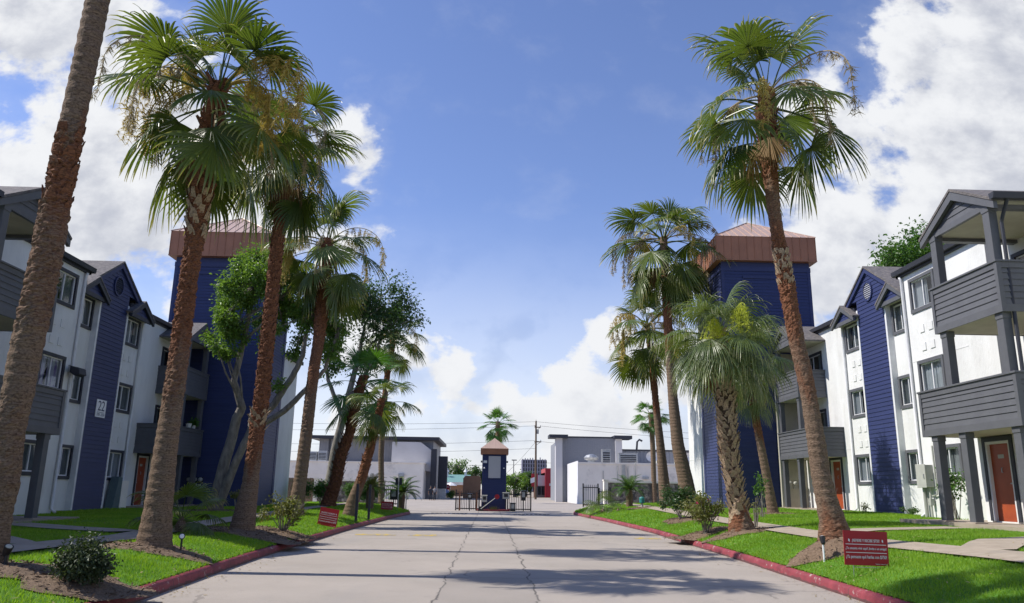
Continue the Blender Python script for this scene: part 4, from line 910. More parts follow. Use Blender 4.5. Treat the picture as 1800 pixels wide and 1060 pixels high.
# ------------------------------------------------------------------ leafy trees and shrubs
def leaves(g, rng, centers, n, size, droop=.2):
    """many small pointed leaves spread through overlapping clumps (centre, radius)"""
    W = [c[1]**2 for c in centers]; cum = np.cumsum(W)/sum(W)
    for _ in range(n):
        c, r = centers[int(np.searchsorted(cum, rng.random()))][:2]
        d = Vector((rng.gauss(0, 1), rng.gauss(0, 1), rng.gauss(0, 1))).normalized(); p = Vector(c)+d*(r*min(1.55, abs(rng.gauss(.72, .34))))*(1 if d.z > 0 else .8)
        u = (d*.5+Vector((rng.uniform(-1, 1), rng.uniform(-1, 1), rng.uniform(-1, .6)-droop))).normalized(); w = u.cross(Vector((rng.uniform(-1, 1), rng.uniform(-1, 1), rng.uniform(.2, 1.6)))).normalized()
        s = size*rng.uniform(.6, 1.3); nn = u.cross(w)*(s*.12)
        g.add([p, p+u*s*.5+w*s*.27-nn, p+u*s, p+u*s*.5-w*s*.27-nn], [(0,1,2,3)])
def tree(label, limbs, clumps, n, size, seed, mat, base, name='leafy_tree', group=None, barkm=None):
    rng = random.Random(seed); root = thing(name, label, 'tree', base, group); g = MB()
    for pts in limbs:
        P = [Vector(p[:3]) for p in pts]; Q = []; rr = []
        for i in range(len(P)-1):
            for k in range(5): 
                f = k/5; j = Vector((rng.uniform(-1, 1), rng.uniform(-1, 1), 0))*.02; Q.append(P[i].lerp(P[i+1], f)+j); rr.append(pts[i][3]*(1-f)+pts[i+1][3]*f)
        Q.append(P[-1]); rr.append(pts[-1][3]); g.tube(Q, rr, 9)
    # twigs into the clumps
    ends = [Vector(l[-1][:3]) for l in limbs]
    for c, r in clumps:
        c = Vector(c); e = min(ends, key=lambda q: (q-c).length); m = e.lerp(c, .5)+Vector((rng.uniform(-.2, .2), rng.uniform(-.2, .2), rng.uniform(0, .3))); g.tube([e, m, c+Vector((0,0,r*.3))], [.05, .035, .012], 6)
        for _ in range(3): g.tube([c, c+Vector((rng.uniform(-1, 1), rng.uniform(-1, 1), rng.uniform(-.3, 1)))*r*.8], [.018, .006], 5)
    g.build('trunk', barkm or GBARK, root, smooth=True)
    f = MB(); leaves(f, rng, clumps, n, size); f.build('crown', mat, root); return root
GBARK = pm('grey_bark', (.26,.235,.20), (.13,.115,.10), 7, .9, .8, 24, stretch=(1,1,.35))
def clumps_in(rng, spec):
    out = []
    for (cx, cy, cz, rx, ry, rz, n, r0, r1) in spec:
        for _ in range(n):
            d = Vector((rng.gauss(0, 1), rng.gauss(0, 1), rng.gauss(0, 1))).normalized()*rng.random()**.4
            out.append(((cx+d.x*rx, cy+d.y*ry, cz+d.z*rz), rng.uniform(r0, r1)))
    return out
c1 = clumps_in(random.Random(1), [(-9.8, 31, 9.3, 1.9, 1.6, 1.5, 26, .3, .62), (-11.0, 31, 7.9, 1.0, 1.0, 1.1, 12, .25, .5), (-10.7, 30.8, 6.6, .6, .6, .6, 5, .2, .4), (-7.7, 31.4, 8.3, 1.3, 1.2, 1.6, 16, .3, .55), (-6.5, 30.6, 7.3, .8, .8, .9, 7, .25, .45), (-9.0, 31, 7.0, 1.2, .9, .8, 5, .2, .4), (-8.2, 30.9, 5.4, .6, .4, .4, 2, .15, .3)])
tree('grey barked tree with several pale limbs in front of the left blue tower', [[(-10.9,32,.4,.34),(-10.7,31.9,2.2,.22),(-10.3,31.8,4.2,.19),(-10.1,31.7,4.6,.17)], [(-10.1,31.7,4.5,.17),(-10.5,31.5,5.6,.13),(-10.2,31.3,7.2,.12),(-9.9,31.2,9.6,.05)], [(-10.85,32,.5,.24),(-10.2,31.6,2.2,.16),(-9.6,31.4,3.6,.15),(-9.5,31.4,4.4,.18)],
     [(-9.5,31.4,4.3,.15),(-9.3,31.3,5.6,.13),(-9.0,31.2,7.4,.10),(-8.9,31.2,9.0,.04)], [(-9.4,31.4,4.0,.16),(-8.7,31.2,4.7,.14),(-8.0,31,5.8,.12),(-7.6,30.8,6.6,.10),(-7.5,30.8,8.2,.04)], [(-9.3,31.4,3.8,.13),(-8.2,31,4.4,.12),(-7.2,30.7,5.4,.10),(-6.6,30.4,6.0,.07),(-6.2,30.4,7.6,.03)], [(-10.2,31.3,7.2,.07),(-9.4,31.0,7.9,.05),(-8.9,31,8.8,.03)]],
     c1, 26000, .14, 2, LEAF, (-10.9, 32, .5))
c2 = clumps_in(random.Random(5), [(-8.6, 50, 13.2, 3.0, 2.2, 2.4, 24, .6, 1.1), (-9.2, 50, 9.8, 2.0, 1.6, 1.6, 10, .5, .9), (-6.4, 50, 12.6, 2.0, 1.6, 2.0, 12, .5, .9), (-11.8, 50, 12.5, 1.6, 1.6, 2.0, 10, .6, 1.0)])
tree('tall dark green leafy tree behind the short leaning left palms', [[(-10.2,50,.4,.35),(-9.9,50,3.5,.28),(-9.4,50,6.5,.22),(-8.8,50,9.5,.16),(-8.4,50,12.5,.06)], [(-9.5,50,6.3,.16),(-8.2,50,8.6,.13),(-7.2,50,11.5,.05)], [(-9.6,50,6.0,.16),(-10.6,50,8.2,.12),(-11.2,50,11,.05)]], c2, 12000, .22, 4, LEAFD, (-10.2, 50, .4))
c3 = clumps_in(random.Random(8), [(27, 47, 15.7, 3.4, 3.0, 2.0, 30, .7, 1.3)])
tree('round green treetop showing above the right apartment roof', [[(27,47,0,.4),(27,47,6,.3),(27,47,14.5,.15)], [(27,47,9,.2),(25.2,46.5,12.5,.08)], [(27,47,9,.2),(29,47.5,12.8,.08)]], c3, 14000, .26, 6, LEAFH, (27, 47, 0))
FARTREES = [(-12.5, 186, 3.2, 8.8, 'leftmost of the distant trees left of the booth'), (-8.0, 190, 3.4, 9.4, 'tallest of the distant trees left of the booth'), (-3.9, 194, 2.4, 6.6, 'low distant tree just left of the booth'), (5.2, 165, 2.6, 5.3, 'low distant tree right of the booth'), (8.0, 176, 2.2, 5.4, 'distant tree beside the utility pole'), (-16, 188, 3, 8.5, 'distant tree behind dark column of the left plaza')]
for i, (x, y, r, h, lb) in enumerate(FARTREES):
    rng = random.Random(50+i); cl = clumps_in(rng, [(x, y, h-r*.95, r, r, r*.85, 16, r*.28, r*.45)])
    tree(lb, [[(x,y,0,.3),(x,y,h*.4,.22),(x,y,h*.75,.1)]], cl, 2600, .5, 60+i, [LEAFD, LEAF][i % 2], (x, y, 0), name='tree', group='distant trees beyond the gate')
def shrub(label, x, y, rx, rz, n, size, mat, seed, group=None, stems=10, flowers=0, zlift=.0, name='shrub', ry=None, nclump=10, cr=(.3, .45)):
    rng = random.Random(seed); z = lawn_z(x, y); ry = ry or rx; root = thing(name, label, 'shrub', (x, y, z), group); g = MB()
    for i in range(stems):
        a = rng.uniform(0, 6.28); r = rng.uniform(.2, .8); p = Vector((x+rng.uniform(-.08, .08), y+rng.uniform(-.08, .08), z-.03)); q = Vector((x+rx*r*math.cos(a), y+ry*r*math.sin(a), z+zlift+rz*rng.uniform(.9, 1.6))); g.tube([p, p.lerp(q, .5)+Vector((0,0,.06)), q], [.016, .011, .005], 5)
    g.build('stem', GBARK, root)
    cl = clumps_in(rng, [(x, y, z+zlift+rz, rx*.75, ry*.75, rz*.7, nclump, min(rx, rz)*cr[0], min(rx, rz)*cr[1])]); f = MB(); leaves(f, rng, cl, n, size); f.build('foliage', mat, root)
    if flowers:
        f = MB()
        for _ in range(flowers):
            c, r = rng.choice(cl); d = Vector((rng.gauss(0, 1), -abs(rng.gauss(0, 1)), rng.gauss(0, 1))).normalized(); p = Vector(c)+d*r
            for k in range(5):
                u = Vector((rng.uniform(-1, 1), rng.uniform(-1, 1), rng.uniform(-1, 1))).normalized()*.045; w = u.cross(Vector((.3, .8, .5))); f.add([p, p+u*.6+w, p+u*1.2, p+u*.6-w], [(0,1,2,3)])
        f.build('flower', FLOWER, root)
    return root
shrub('dark clipped round shrub with pale leaf tips at front of left lawn', -5.0, 10.15, .44, .26, 6000, .05, LEAFS, 1, zlift=.02, nclump=26, cr=(.5, .8))
shrub('sparse yellow green shrub beside the near left red sign', -5.5, 21.6, .85, .45, 1500, .085, LEAFY, 2, zlift=.15, stems=16, nclump=18)
shrub('rosebush on right lawn with pink blooms, nearer of the pair', 6.35, 23.4, .8, .55, 1900, .085, LEAFY, 3, zlift=.25, stems=18, flowers=6, nclump=18)
shrub('rosebush on right lawn behind the flowering one, at foot of curved palms', 7.3, 30.2, 1.15, .55, 2600, .095, LEAFD, 4, zlift=.2, stems=14, nclump=20)
for i, (x, lb) in enumerate([(-11.0, 'clipped green hedge bush left of the leaning palm'), (-10.0, 'clipped green hedge bush right behind the leaning palm'), (-8.2, 'clipped green hedge bush right of the leaning palm'), (-7.3, 'clipped green hedge bush nearest the pale yellow sago')]):
    shrub(lb, x, 47+.5*i, .62, .62, 2600, .11, LEAFH, 20+i, 'hedge bushes before the left stone wall', zlift=.2, nclump=20, cr=(.45, .7))
shrub('young leafy seedling at the foot of the right tower', 9.4, 27.2, .35, .6, 240, .1, LEAFH, 31, zlift=.5, stems=6)
shrub('thin twiggy rose shoot in front of the stout palm mulch', 7.6, 22.6, .22, .5, 70, .07, LEAFY, 32, zlift=.1, stems=9)
shrub('thin leaved plant beside the far orange door', 14.3, 33.2, .55, .5, 420, .1, LEAFY, 33, zlift=.3, stems=8)
shrub('climbing leafy plant between the near right porch columns', 13.9, 23.4, .45, .62, 700, .11, LEAFH, 34, zlift=.5, stems=8)
shrub('small grey twig plant at foot of the white wall', 15.2, 31.9, .25, .25, 120, .07, LEAFY, 35, stems=6)
shrub('low leafy plant at corner of the blue right panel', 15.1, 28.3, .4, .16, 300, .08, LEAFD, 36, stems=6)
shrub('orange leaved bedding bush beside the left end tree', -9.6, 30.6, .3, .35, 300, .09, LEAFY, 37, stems=8, zlift=.3)
# low fan palms and sagos
def fan_clump(label, x, y, sc, n, seed, style='young', zoff=.1, low=-5, name='fan_palm'):
    rng = random.Random(seed); z = lawn_z(x, y) if abs(x) < 30 else 0; root = thing(name, label, 'palm plant', (x, y, z))
    g = MB(); g.lathe([(.14*sc+.05, -.1), (.13*sc+.04, zoff*.6), (.09*sc, zoff+.05), (.02, zoff+.1)], (x, y, z), 12); g.build('trunk', BARK, root)
    for i in range(n):
        e = 80+(low-80)*(i+.5)/n+rng.uniform(-6, 6); ek = min(ELEVS, key=lambda q: abs(q-e)); yaw = i*2.39996+seed; s = sc*rng.uniform(.85, 1.1)
        link_mesh('frond', FS[style][(ek, rng.randrange(2))], root, (0, 0, zoff), (R(rng.uniform(-10, 10)), 0, yaw), (s, s, s))
    return root
fan_clump('low fan palm in shade behind the second left palm', -6.95, 18.3, .62, 13, 3, 'fan', .25)
fan_clump('low bushy fan palm at the right kerb end', 6.35, 44.5, .75, 14, 5, 'sabal', .1, -20)
fan_clump('small fan seedling beside the bushy fan palm', 6.9, 42.6, .38, 6, 6, 'fan', .05, -10)
def sago_frond(rng, elev, L=1.0, mat=None):
    g = MB(); p = Vector((0,0,0)); a = R(elev); pts = [p.copy()]; n = 16
    for k in range(n): a -= R(95)/n*(.3+.9*k/n); p = p+Vector((math.cos(a), 0, math.sin(a)))*(L/n); pts.append(p.copy())
    g.tube(pts, [.012-.0006*i for i in range(n+1)], 4)
    for k in range(2, n+1):
        t = (pts[k]-pts[k-1]).normalized()
        for s in (-1, 1):
            for h in (0, .5):
                q = pts[k-1].lerp(pts[k], h); l = .20*L*math.sin(math.pi*(.15+.8*k/n))+.03; d = (Vector((0, s, 0))*.8+t*.55+Vector((0,0,.25))).normalized(); w = t*.011; g.add([q-w, q+w, q+d*l*.6+w*.8, q+d*l, q+d*l*.6-w*.8], [(0,1,2,3,4)])
    return g.mesh('frond', mat)
def sago(label, x, y, sc, trunk, mat, seed, n=34, low=0):
    rng = random.Random(seed); z = lawn_z(x, y); root = thing('sago_palm', label, 'palm plant', (x, y, z), 'sago palms by the gate'); g = MB(); g.lathe([(.2, -.1), (.2, .3*trunk), (.22, .7*trunk), (.15, trunk), (.02, trunk+.06)], (x, y, z), 14); g.build('trunk', BARK, root)
    ms = [sago_frond(rng, e, 1.0, mat) for e in (80, 62, 44, 26, 8)]
    for i in range(n):
        f = (i+.5)/n; k = min(4, int(f*5)); yaw = i*2.39996; s = sc*rng.uniform(.88, 1.1); link_mesh('frond', ms[k], root, (.06*math.cos(yaw), .06*math.sin(yaw), trunk-.02), (R(rng.uniform(-8, 8)), 0, yaw), (s, s, s))
sago('sago palm with dark stem before the right stone wall', 8.2, 46.5, 1.15, .95, LEAFD, 1)
sago('spreading dark sago palm at the far left kerb tip', -5.35, 48.6, 1.25, .95, LEAFD, 2, 40)
sago('drooping yellowed sago palm behind the two left posts', -6.2, 41.5, .95, 1.1, LEAFY, 3, 30)

# ------------------------------------------------------------------ guard booth, gates, entrance
def booth():
    y0 = 56.6; x0, x1 = -.58, 1.16; xm = (x0+x1)/2; y1 = y0+1.75; ym = (y0+y1)/2
    t = thing('guard_booth', 'small dark blue guard booth with copper pyramid roof in the middle of the drive', 'booth', (xm, ym, 0))
    g = MB(); g.box(x0+.04, x1-.04, y0+.04, y1-.04, .12, 3.98)
    for A, B, n in (((x0+.1, y0+.04), (x1-.1, y0+.04), (0, -1)), ((x0+.04, y1-.1), (x0+.04, y0+.1), (-1, 0)), ((x1-.04, y0+.1), (x1-.04, y1-.1), (1, 0))): lap(g, A, B, .15, 3.9, n, .16, .022)
    for (a, b) in ((x0, x0+.12), (x1-.12, x1)): g.box(a, b, y0, y0+.12, .12, 3.98); g.box(a, b, y1-.12, y1, .12, 3.98)
    g.build('booth_wall', BLUE, t)
    g = MB(); g.box(x0-.12, x1+.12, y0-.12, y1+.12, 3.95, 4.36)
    for i in range(6):
        x = x0-.12+(x1-x0+.24)*i/5; g.box(x-.012, x+.012, y0-.14, y0-.12, 3.95, 4.36)
    g.build('copper_band', COPPER, t)
    g = MB(); e = [(x0-.14, y0-.14, 4.362), (x1+.14, y0-.14, 4.362), (x1+.14, y1+.14, 4.362), (x0-.14, y1+.14, 4.362)]; ap = (xm, ym, 5.16); g.add(e+[ap], [(0,1,4), (1,2,4), (2,3,4), (3,0,4)])
    for f in (.14, .3, .5, .7, .86):
        s0 = Vector(e[0]).lerp(Vector(e[1]), f); s1 = s0+(Vector(ap)-(Vector(e[0])+Vector(e[1]))/2)*(1-abs(f-.5)*2); g.tube([s0, s1], .014, 4)
    g.build('pyramid_roof', COPPERTOP, t)
    g = MB(); g.box(-.13, .74, y0-.03, y0+.02, 2.28, 3.82); g.build('white_panel', PALEM, t)
    g = MB()
    for (a, b, c, d) in ((-.19, -.132, 2.22, 3.88), (.742, .80, 2.22, 3.88), (-.13, .74, 2.22, 2.278), (-.13, .74, 3.822, 3.88)): g.box(a, b, y0-.045, y0+.02, c, d)
    g.build('panel_frame', BLUE, t)
    g = MB(); g.box(-.50, -.24, y0-.035, y0, 3.33, 3.5); g.build('small_sign', LETTER, t)
    for x in (x0-.06, x1+.06):
        g = MB(); g.box(x-.05, x+.05, y0+.1, y0+.3, 3.36, 3.5); g.tube([(x, y0+.15, 3.44), (x, y0-.03, 3.40)], .05, 8); g.build('lamp', DARK, t)
    for x in (-.42, .98): 
        g = MB(); g.lathe([(.03, -.02), (.05, .0), (.05, .05), (.02, .08)], (x, y0-.03, 2.95), 10); g.build('lamp', LETTER, t)
booth()
def island():
    g = MB(); pts = [(.3+1.15*math.cos(a), 56.4+.55*math.sin(a)) for a in [2*math.pi*i/24 for i in range(24)]]; g.prism(pts, 'z', -.01, .13); structure('kerb_island', g, KERB)
island()
def iron_panel(name, label, x0, x1, y, z0, z1, cat='gate', group=None, frame=.045, step=.125, spikes=True, y1=None):
    t = thing(name, label, cat, (x0, y, z0), group); y1 = y if y1 is None else y1; L = math.hypot(x1-x0, y1-y); n = max(2, int(L/step))
    P = lambda f: (x0+(x1-x0)*f, y+(y1-y)*f)
    for f in (0, 1): g = MB(); p = P(f); g.box(p[0]-frame, p[0]+frame, p[1]-frame, p[1]+frame, z0, z1+.12); g.build('post', BLACK, t)
    g = MB()
    for z in (z0+.14, z1-.16): 
        g = MB(); a, b = P(0), P(1); g.tube([(a[0], a[1], z), (b[0], b[1], z)], .034, 4); g.build('rail', BLACK, t)
    g = MB()
    for k in range(1, n): p = P(k/n); g.tube([(p[0], p[1], z0+.06), (p[0], p[1], z1-.02), (p[0], p[1], z1+.06*spikes)], [.019, .019, .004 if spikes else .019], 4)
    g.build('picket', BLACK, t); return t
iron_panel('iron_gate', 'black iron gate leaf standing left of the guard booth', -2.4, -.75, 57.0, 0, 1.33)
iron_panel('iron_gate', 'black iron gate leaf standing right of the guard booth', 1.3, 2.95, 57.0, 0, 1.33)
iron_panel('iron_gate', 'black framed narrow walk gate beside the right white building', 6.9, 8.0, 58.5, .35, 1.9, 'gate')
iron_panel('iron_fence', 'short black iron fence between walk gate and right stone wall', 8.1, 8.9, 58.6, .4, 1.6, 'fence')
iron_panel('iron_fence', 'black iron fence before the left stone wall behind yellowed sago', -8.2, -5.9, 54.5, .3, 1.55, 'fence')
def gate_stuff():
    y = 56.9
    for x, lb in ((-2.13, 'left brown'), (-.92, 'right brown')):
        t = thing('wooden_post', lb+' post of the gate left of the booth', 'post', (x, y-.2, 0)); g = MB(); g.box(x-.06, x+.06, y-.26, y-.14, 0, 1.25); g.box(x-.07, x+.07, y-.27, y-.13, 1.252, 1.3); g.build('post', pm('rusty_steel', (.26,.13,.08), (.18,.09,.05), 6, .8), t)
    def keypad(x, yy, z0, z1, w, label, dark=True, cat='keypad box'):
        t = thing('keypad_box', label, cat, (x, yy, 0)); g = MB(); g.tube([(x, yy, 0), (x, yy, z0+.02)], .035, 8); g.build('stand', BLACK, t)
        g = MB(); g.box(x-w/2, x+w/2, yy-.12, yy+.12, z0, z1); g.prism([(yy-.15, z1), (yy+.14, z1), (yy+.14, z1+.05), (yy-.17, z1+.03)], 'x', x-w/2-.03, x+w/2+.03); g.build('housing', BLACK if dark else METALG, t, bevel=.01)
        g = MB(); g.box(x-w*.3, x+w*.3, yy-.13, yy-.121, z0+(z1-z0)*.35, z1-.05); g.build('screen', METALG if dark else BLACK, t)
    keypad(-1.4, 56.2, .8, 1.14, .3, 'dark round faced keypad box at the gate left of booth')
    keypad(-.36, 56.1, .62, 1.05, .36, 'pale control box on stand at booth left corner', False)
    keypad(1.15, 56.1, .85, 1.25, .44, 'white boxed control panel at the booth right corner', False)
    keypad(1.65, 56.3, .02, .55, .38, 'low black box on ground right of the booth')
    keypad(2.4, 56.5, .75, 1.4, .34, 'tall dark control box at right gate leaf')
    keypad(-5.75, 47.9, .8, 1.35, .42, 'dark keypad box beside sign pole at left kerb')
    t = thing('barrier_arm', 'lowered barrier arm with red disc leaning before the guard booth', 'barrier', (-.55, 56.0, 0)); g = MB(); g.box(-.75, -.45, 55.95, 56.2, 0, .32); g.build('base', BLACK, t, bevel=.01)
    g = MB(); g.tube([(-.6, 55.93, .15), (.55, 55.9, 1.02)], .03, 6); g.build('arm', METALG, t)
    g = MB(); n = 20; ring = [(.52+.17*math.cos(2*math.pi*i/n), 1.0+.17*math.sin(2*math.pi*i/n)) for i in range(n)]; g.prism(ring, 'y', 55.84, 55.86); g.build('disc', RED, t)
    t = thing('palm_pot_plant', 'heap of dry grass clump on the booth island', 'plant', (.25, 56.0, .13)); rng = random.Random(4); g = MB()
    for _ in range(160):
        p = Vector((.25+rng.gauss(0, .14), 56.0+rng.gauss(0, .08), .12)); d = Vector((rng.gauss(0, .5), rng.gauss(0, .3), 1)).normalized()*rng.uniform(.12, .34); w = Vector((.008, 0, 0)); g.add([p-w, p+w, p+d], [(0,1,2)])
    g.build('foliage', LEAFY, t)
    for x0, lb in ((-3.6, 'left'), (1.5, 'right')):
        t = thing('spike_strip', 'dark metal spike strip across the %s lane before the gate' % lb, 'spike strip', (x0+1, 49.5, 0)); g = MB(); rng = random.Random(6)
        for k in range(9):
            x = x0+k*.26; g.prism([(49.4, .004), (49.62, .004), (49.55, .035), (49.45, .035)], 'x', x, x+rng.uniform(.12, .23))
        g.build('spike_plate', BLACK, t)
gate_stuff()
def stone_wall(label, x0, x1, y, z0, z1, post):
    t = thing('stone_wall', label, 'wall', ((x0+x1)/2, y, z0)); g = MB(); rng = random.Random(int(abs(x0)*7)); g.box(x0, x1, y+.05, y+.4, z0-.3, z1)
    z = z0+.02
    while z < z1-.05:                                             # rough ledge stones
        h = rng.uniform(.10, .2); x = x0
        while x < x1-.02:
            w = min(rng.uniform(.18, .5), x1-x); g.box(x+.008, x+w-.008, y-rng.uniform(0, .05), y+.06, z, min(z+h-.012, z1)); x += w
        z += h
    g.build('stonework', STONE, t); g = MB(); g.box(x0-.06, x1+.06, y-.1, y+.46, z1+.002, z1+.13); g.build('coping', CREAMW, t)
    g = MB(); g.box(post-.16, post+.16, y-.14, y+.5, z0-.3, z1+.12); g.box(post-.2, post+.2, y-.18, y+.54, z1+.132, z1+.22); g.build('pier', CREAMW, t)
stone_wall('rough stone wall with pale coping behind the left hedge', -13.3, -8.2, 62, .4, 1.95, -13.5)
stone_wall('rough stone wall with pale coping behind the right sago palm', 9.3, 17, 62, .55, 2.15, 9.1)
def wood_fence():
    t = thing('wooden_fence', 'weathered plank fence left of the left stone wall', 'fence', (-17, 63, .3)); g = MB(); rng = random.Random(2)
    for k in range(52): x = -20.5+k*.13; g.box(x, x+.122, 63+rng.uniform(0, .01), 63.03, .1, 2.15+rng.uniform(-.02, .02))
    for z in (.6, 1.8): g.box(-20.5, -13.7, 63.035, 63.1, z, z+.1)
    g.build('planks', WOOD, t)
wood_fence()

# ------------------------------------------------------------------ yard signs, posts, small lamps
def yard_sign(label, x, y, w, h, zb, yaw, roll):
    z = lawn_z(x, y); t = thing('yard_sign', label, 'yard sign', (x, y, z), 'red yard signs on the lawns'); t.rotation_euler = (0, R(roll), R(yaw)); b = BASE[t.name]
    g = MB(); g.box(-w/2, w/2, -.004, .004, zb, zb+h); o = g.build('board', RED, None); o.parent = t
    g = MB()
    for sx in (-.3, .3): g.tube([(sx*w, .008, -.15), (sx*w, .008, zb+h*.8)], .005, 5)
    for zz in (zb-.03, zb+h*.3): g.tube([(-.3*w, .008, zz), (.3*w, .008, zz)], .004, 5)
    o = g.build('wire_stake', METAL, None); o.parent = t
    for txt, sz, fz, fw in (('¡REFIERE Y RECIBE $750!', .055, .715, .62), ('¿Te encanta vivir aquí? ¡Invita a un amigo!', .05, .49, .92), ('¿Ya pensaste qué harías con $750?', .065, .245, .92), ('*Aplican restricciones', .016, .05, .28)):
        me = text_mesh(txt, sz*h/.55, LETTER, w*fw); xo = w*.33 if fz < .1 else 0
        ys = [v.co.y for v in me.vertices]; k = sz*h/.55*1.05/(max(ys)-min(ys))
        for v in me.vertices: v.co.y *= k
        link_mesh('lettering', me, t, (xo, -.0065, zb+h*fz), (R(90), 0, 0))
    g = MB()
    for fz in (.60, .36): g.box(-w*.46, w*.46, -.0062, -.0042, zb+h*fz, zb+h*fz+h*.016)
    for sx in (-.38, .38): g.add([(sx*w-.012, -.006, zb+h*.70), (sx*w+.012, -.006, zb+h*.67), (sx*w+.012, -.006, zb+h*.745), (sx*w-.008, -.006, zb+h*.77)], [(0,1,2,3)])
    o = g.build('rule', LETTER, None); o.parent = t
yard_sign('red lettered yard sign on right lawn at the foot of tallest right palm', 6.0, 12.7, .735, .525, .10, 4, 1.5)
yard_sign('tilted red yard sign on left lawn beside the sparse shrub', -5.3, 26.3, .64, .56, .03, -6, 9)
yard_sign('small dark red yard sign at far end of left lawn', -5.45, 42.5, .62, .42, .05, 0, 2)
for x, y, lb in ((-5.2, 31.4, 'nearer'), (-5.1, 34.0, 'farther')):
    z = lawn_z(x, y); t = thing('steel_post', 'thin dark steel post on left lawn, %s of the pair' % lb, 'post', (x, y, z), 'steel posts'); g = MB(); g.box(x-.05, x+.05, y-.03, y+.03, z-.1, z+1.42); g.box(x-.012, x+.012, y-.06, y-.031, z, z+1.4); g.build('post', DARK, t, bevel=.006)
def pole_sign():
    x, y = -5.42, 47.2; z = lawn_z(x, y); t = thing('sign_pole', 'thin grey pole with back of small sign at left kerb end', 'sign', (x, y, z)); g = MB(); g.tube([(x, y, z-.1), (x, y, z+1.95)], .035, 8); g.build('pole', METAL, t); g = MB(); g.box(x-.2, x+.2, y+.04, y+.055, z+1.35, z+1.75); g.build('sign_panel', DARK, t, bevel=.004)
    x, y = -5.0, 47.9; z = lawn_z(x, y); t = thing('sign_pole', 'bare short grey pole beside the spreading sago palm', 'pole', (x, y, z)); g = MB(); g.tube([(x, y, z-.1), (x, y, z+1.0)], .03, 8); g.lathe([(.05, 0), (.05, .05), (.02, .08)], (x, y, z+1), 8); g.build('pole', METAL, t)
pole_sign()
def spot(label, x, y, h, dirv, lens):
    z = lawn_z(x, y); t = thing('garden_lamp', label, 'lamp', (x, y, z)); g = MB(); g.tube([(x, y, z-.1), (x, y, z+h)], .018, 8); g.build('stake', lens if h > .3 else BLACK, t)
    d = Vector(dirv).normalized(); c = Vector((x, y, z+h)); g = MB(); g.tube([c-d*.08, c-d*.05, c+d*.03, c+d*.07], [.02, .04, .052, .056], 12); g.build('lamp_head', BLACK, t, smooth=False); g = MB(); g.tube([c+d*.058, c+d*.078, c+d*.084], [.05, .035, .008], 12); g.build('lens', lens, t)
spot('black garden lamp with white lens beside second left palm trunk', -5.5, 14.6, .27, (.3, -1, .1), LETTER)
spot('garden lamp with tan dish tilted up beside leftmost palm', -6.06, 10.35, .22, (.5, -.4, 1), CREAM)
spot('black garden lamp on white stake left of tallest right palm', 6.12, 14.6, .36, (0, .3, 1), LETTER)
def hydrant():
    x, y = 8.25, 42.9; z = lawn_z(x, y); t = thing('valve_cover', 'small teal capped valve standing on right lawn', 'valve', (x, y, z)); g = MB(); g.tube([(x, y, z-.1), (x, y, z+.3)], .06, 10); g.build('pipe', METALG, t); g = MB(); g.lathe([(.13, .26), (.15, .3), (.15, .52), (.11, .58), (.02, .6)], (x, y, z), 14); g.build('cap', TEAL, t, smooth=False)
hydrant()
def utility_box():
    x, y = -15.0, 33.3; z = .42; t = thing('utility_box', 'slanted grey green utility box against shaded left wall', 'utility box', (x, y, z)); g = MB(); g.prism([(32.55, z-.1), (33.15, z-.1), (33.2, 1.75), (32.9, 1.78)], 'x', -15.55, -15.2); g.build('cabinet', pm('green_grey_box', (.10,.14,.145), (.085,.12,.125)), t, bevel=.02); g = MB(); g.box(-15.62, -15.24, 33.3, 33.9, z-.1, 1.62); g.build('side_panel', CREAMW, t, bevel=.02)
utility_box()
def balcony_plants():
    # on the far left porch lower balcony rail
    for i, (y, lb, r) in enumerate(((35.3, 'leafy potted plant on the dark left balcony rail', .36), (38.2, 'small potted plant by white pot on left balcony rail', .2))):
        x = -14.45; z = 4.12; t = thing('potted_plant', lb, 'plant', (x, y, z)); g = MB(); g.lathe([(.09, 0), (.12, .16), (.13, .17), (.10, .18)], (x, y, z), 12); g.build('pot', POT, t)
        rng = random.Random(70+i); f = MB(); leaves(f, rng, clumps_in(rng, [(x, y, z+.3, r*.6, r*.6, r*.4, 6, r*.4, r*.6)]), 220, .16); f.build('foliage', LEAFH, t)
    x, y, z = -14.45, 37.6, 4.12; t = thing('flower_pot', 'plain white pot standing alone on left balcony rail', 'pot', (x, y, z)); g = MB(); g.lathe([(.10, 0), (.14, .2), (.15, .22), (.12, .22), (.10, .1)], (x, y, z), 14); g.build('pot', POT, t)
balcony_plants()
# speed bump with worn yellow paint
g = MB(); prof = [(25.95, .001), (26.1, .03), (26.3, .042), (26.5, .03), (26.65, .001)]
g.prism(prof, 'x', -4.7, 5.7); structure('speed_bump', g, ROAD)
def ystripe(x0, x1, ya, za, yb, zb):
    g = MB(); g.quad((x0, ya, za+.004), (x1, ya, za+.004), (x1, yb, zb+.004), (x0, yb, zb+.004)); structure('road_marking', g, YPAINT)
for a, b in ((-4.3, -3.0), (-2.6, -1.7), (4.7, 5.6)): ystripe(a, b, 25.97, .005, 26.1, .03); ystripe(a+.2, b, 26.1, .03, 26.2, .036)

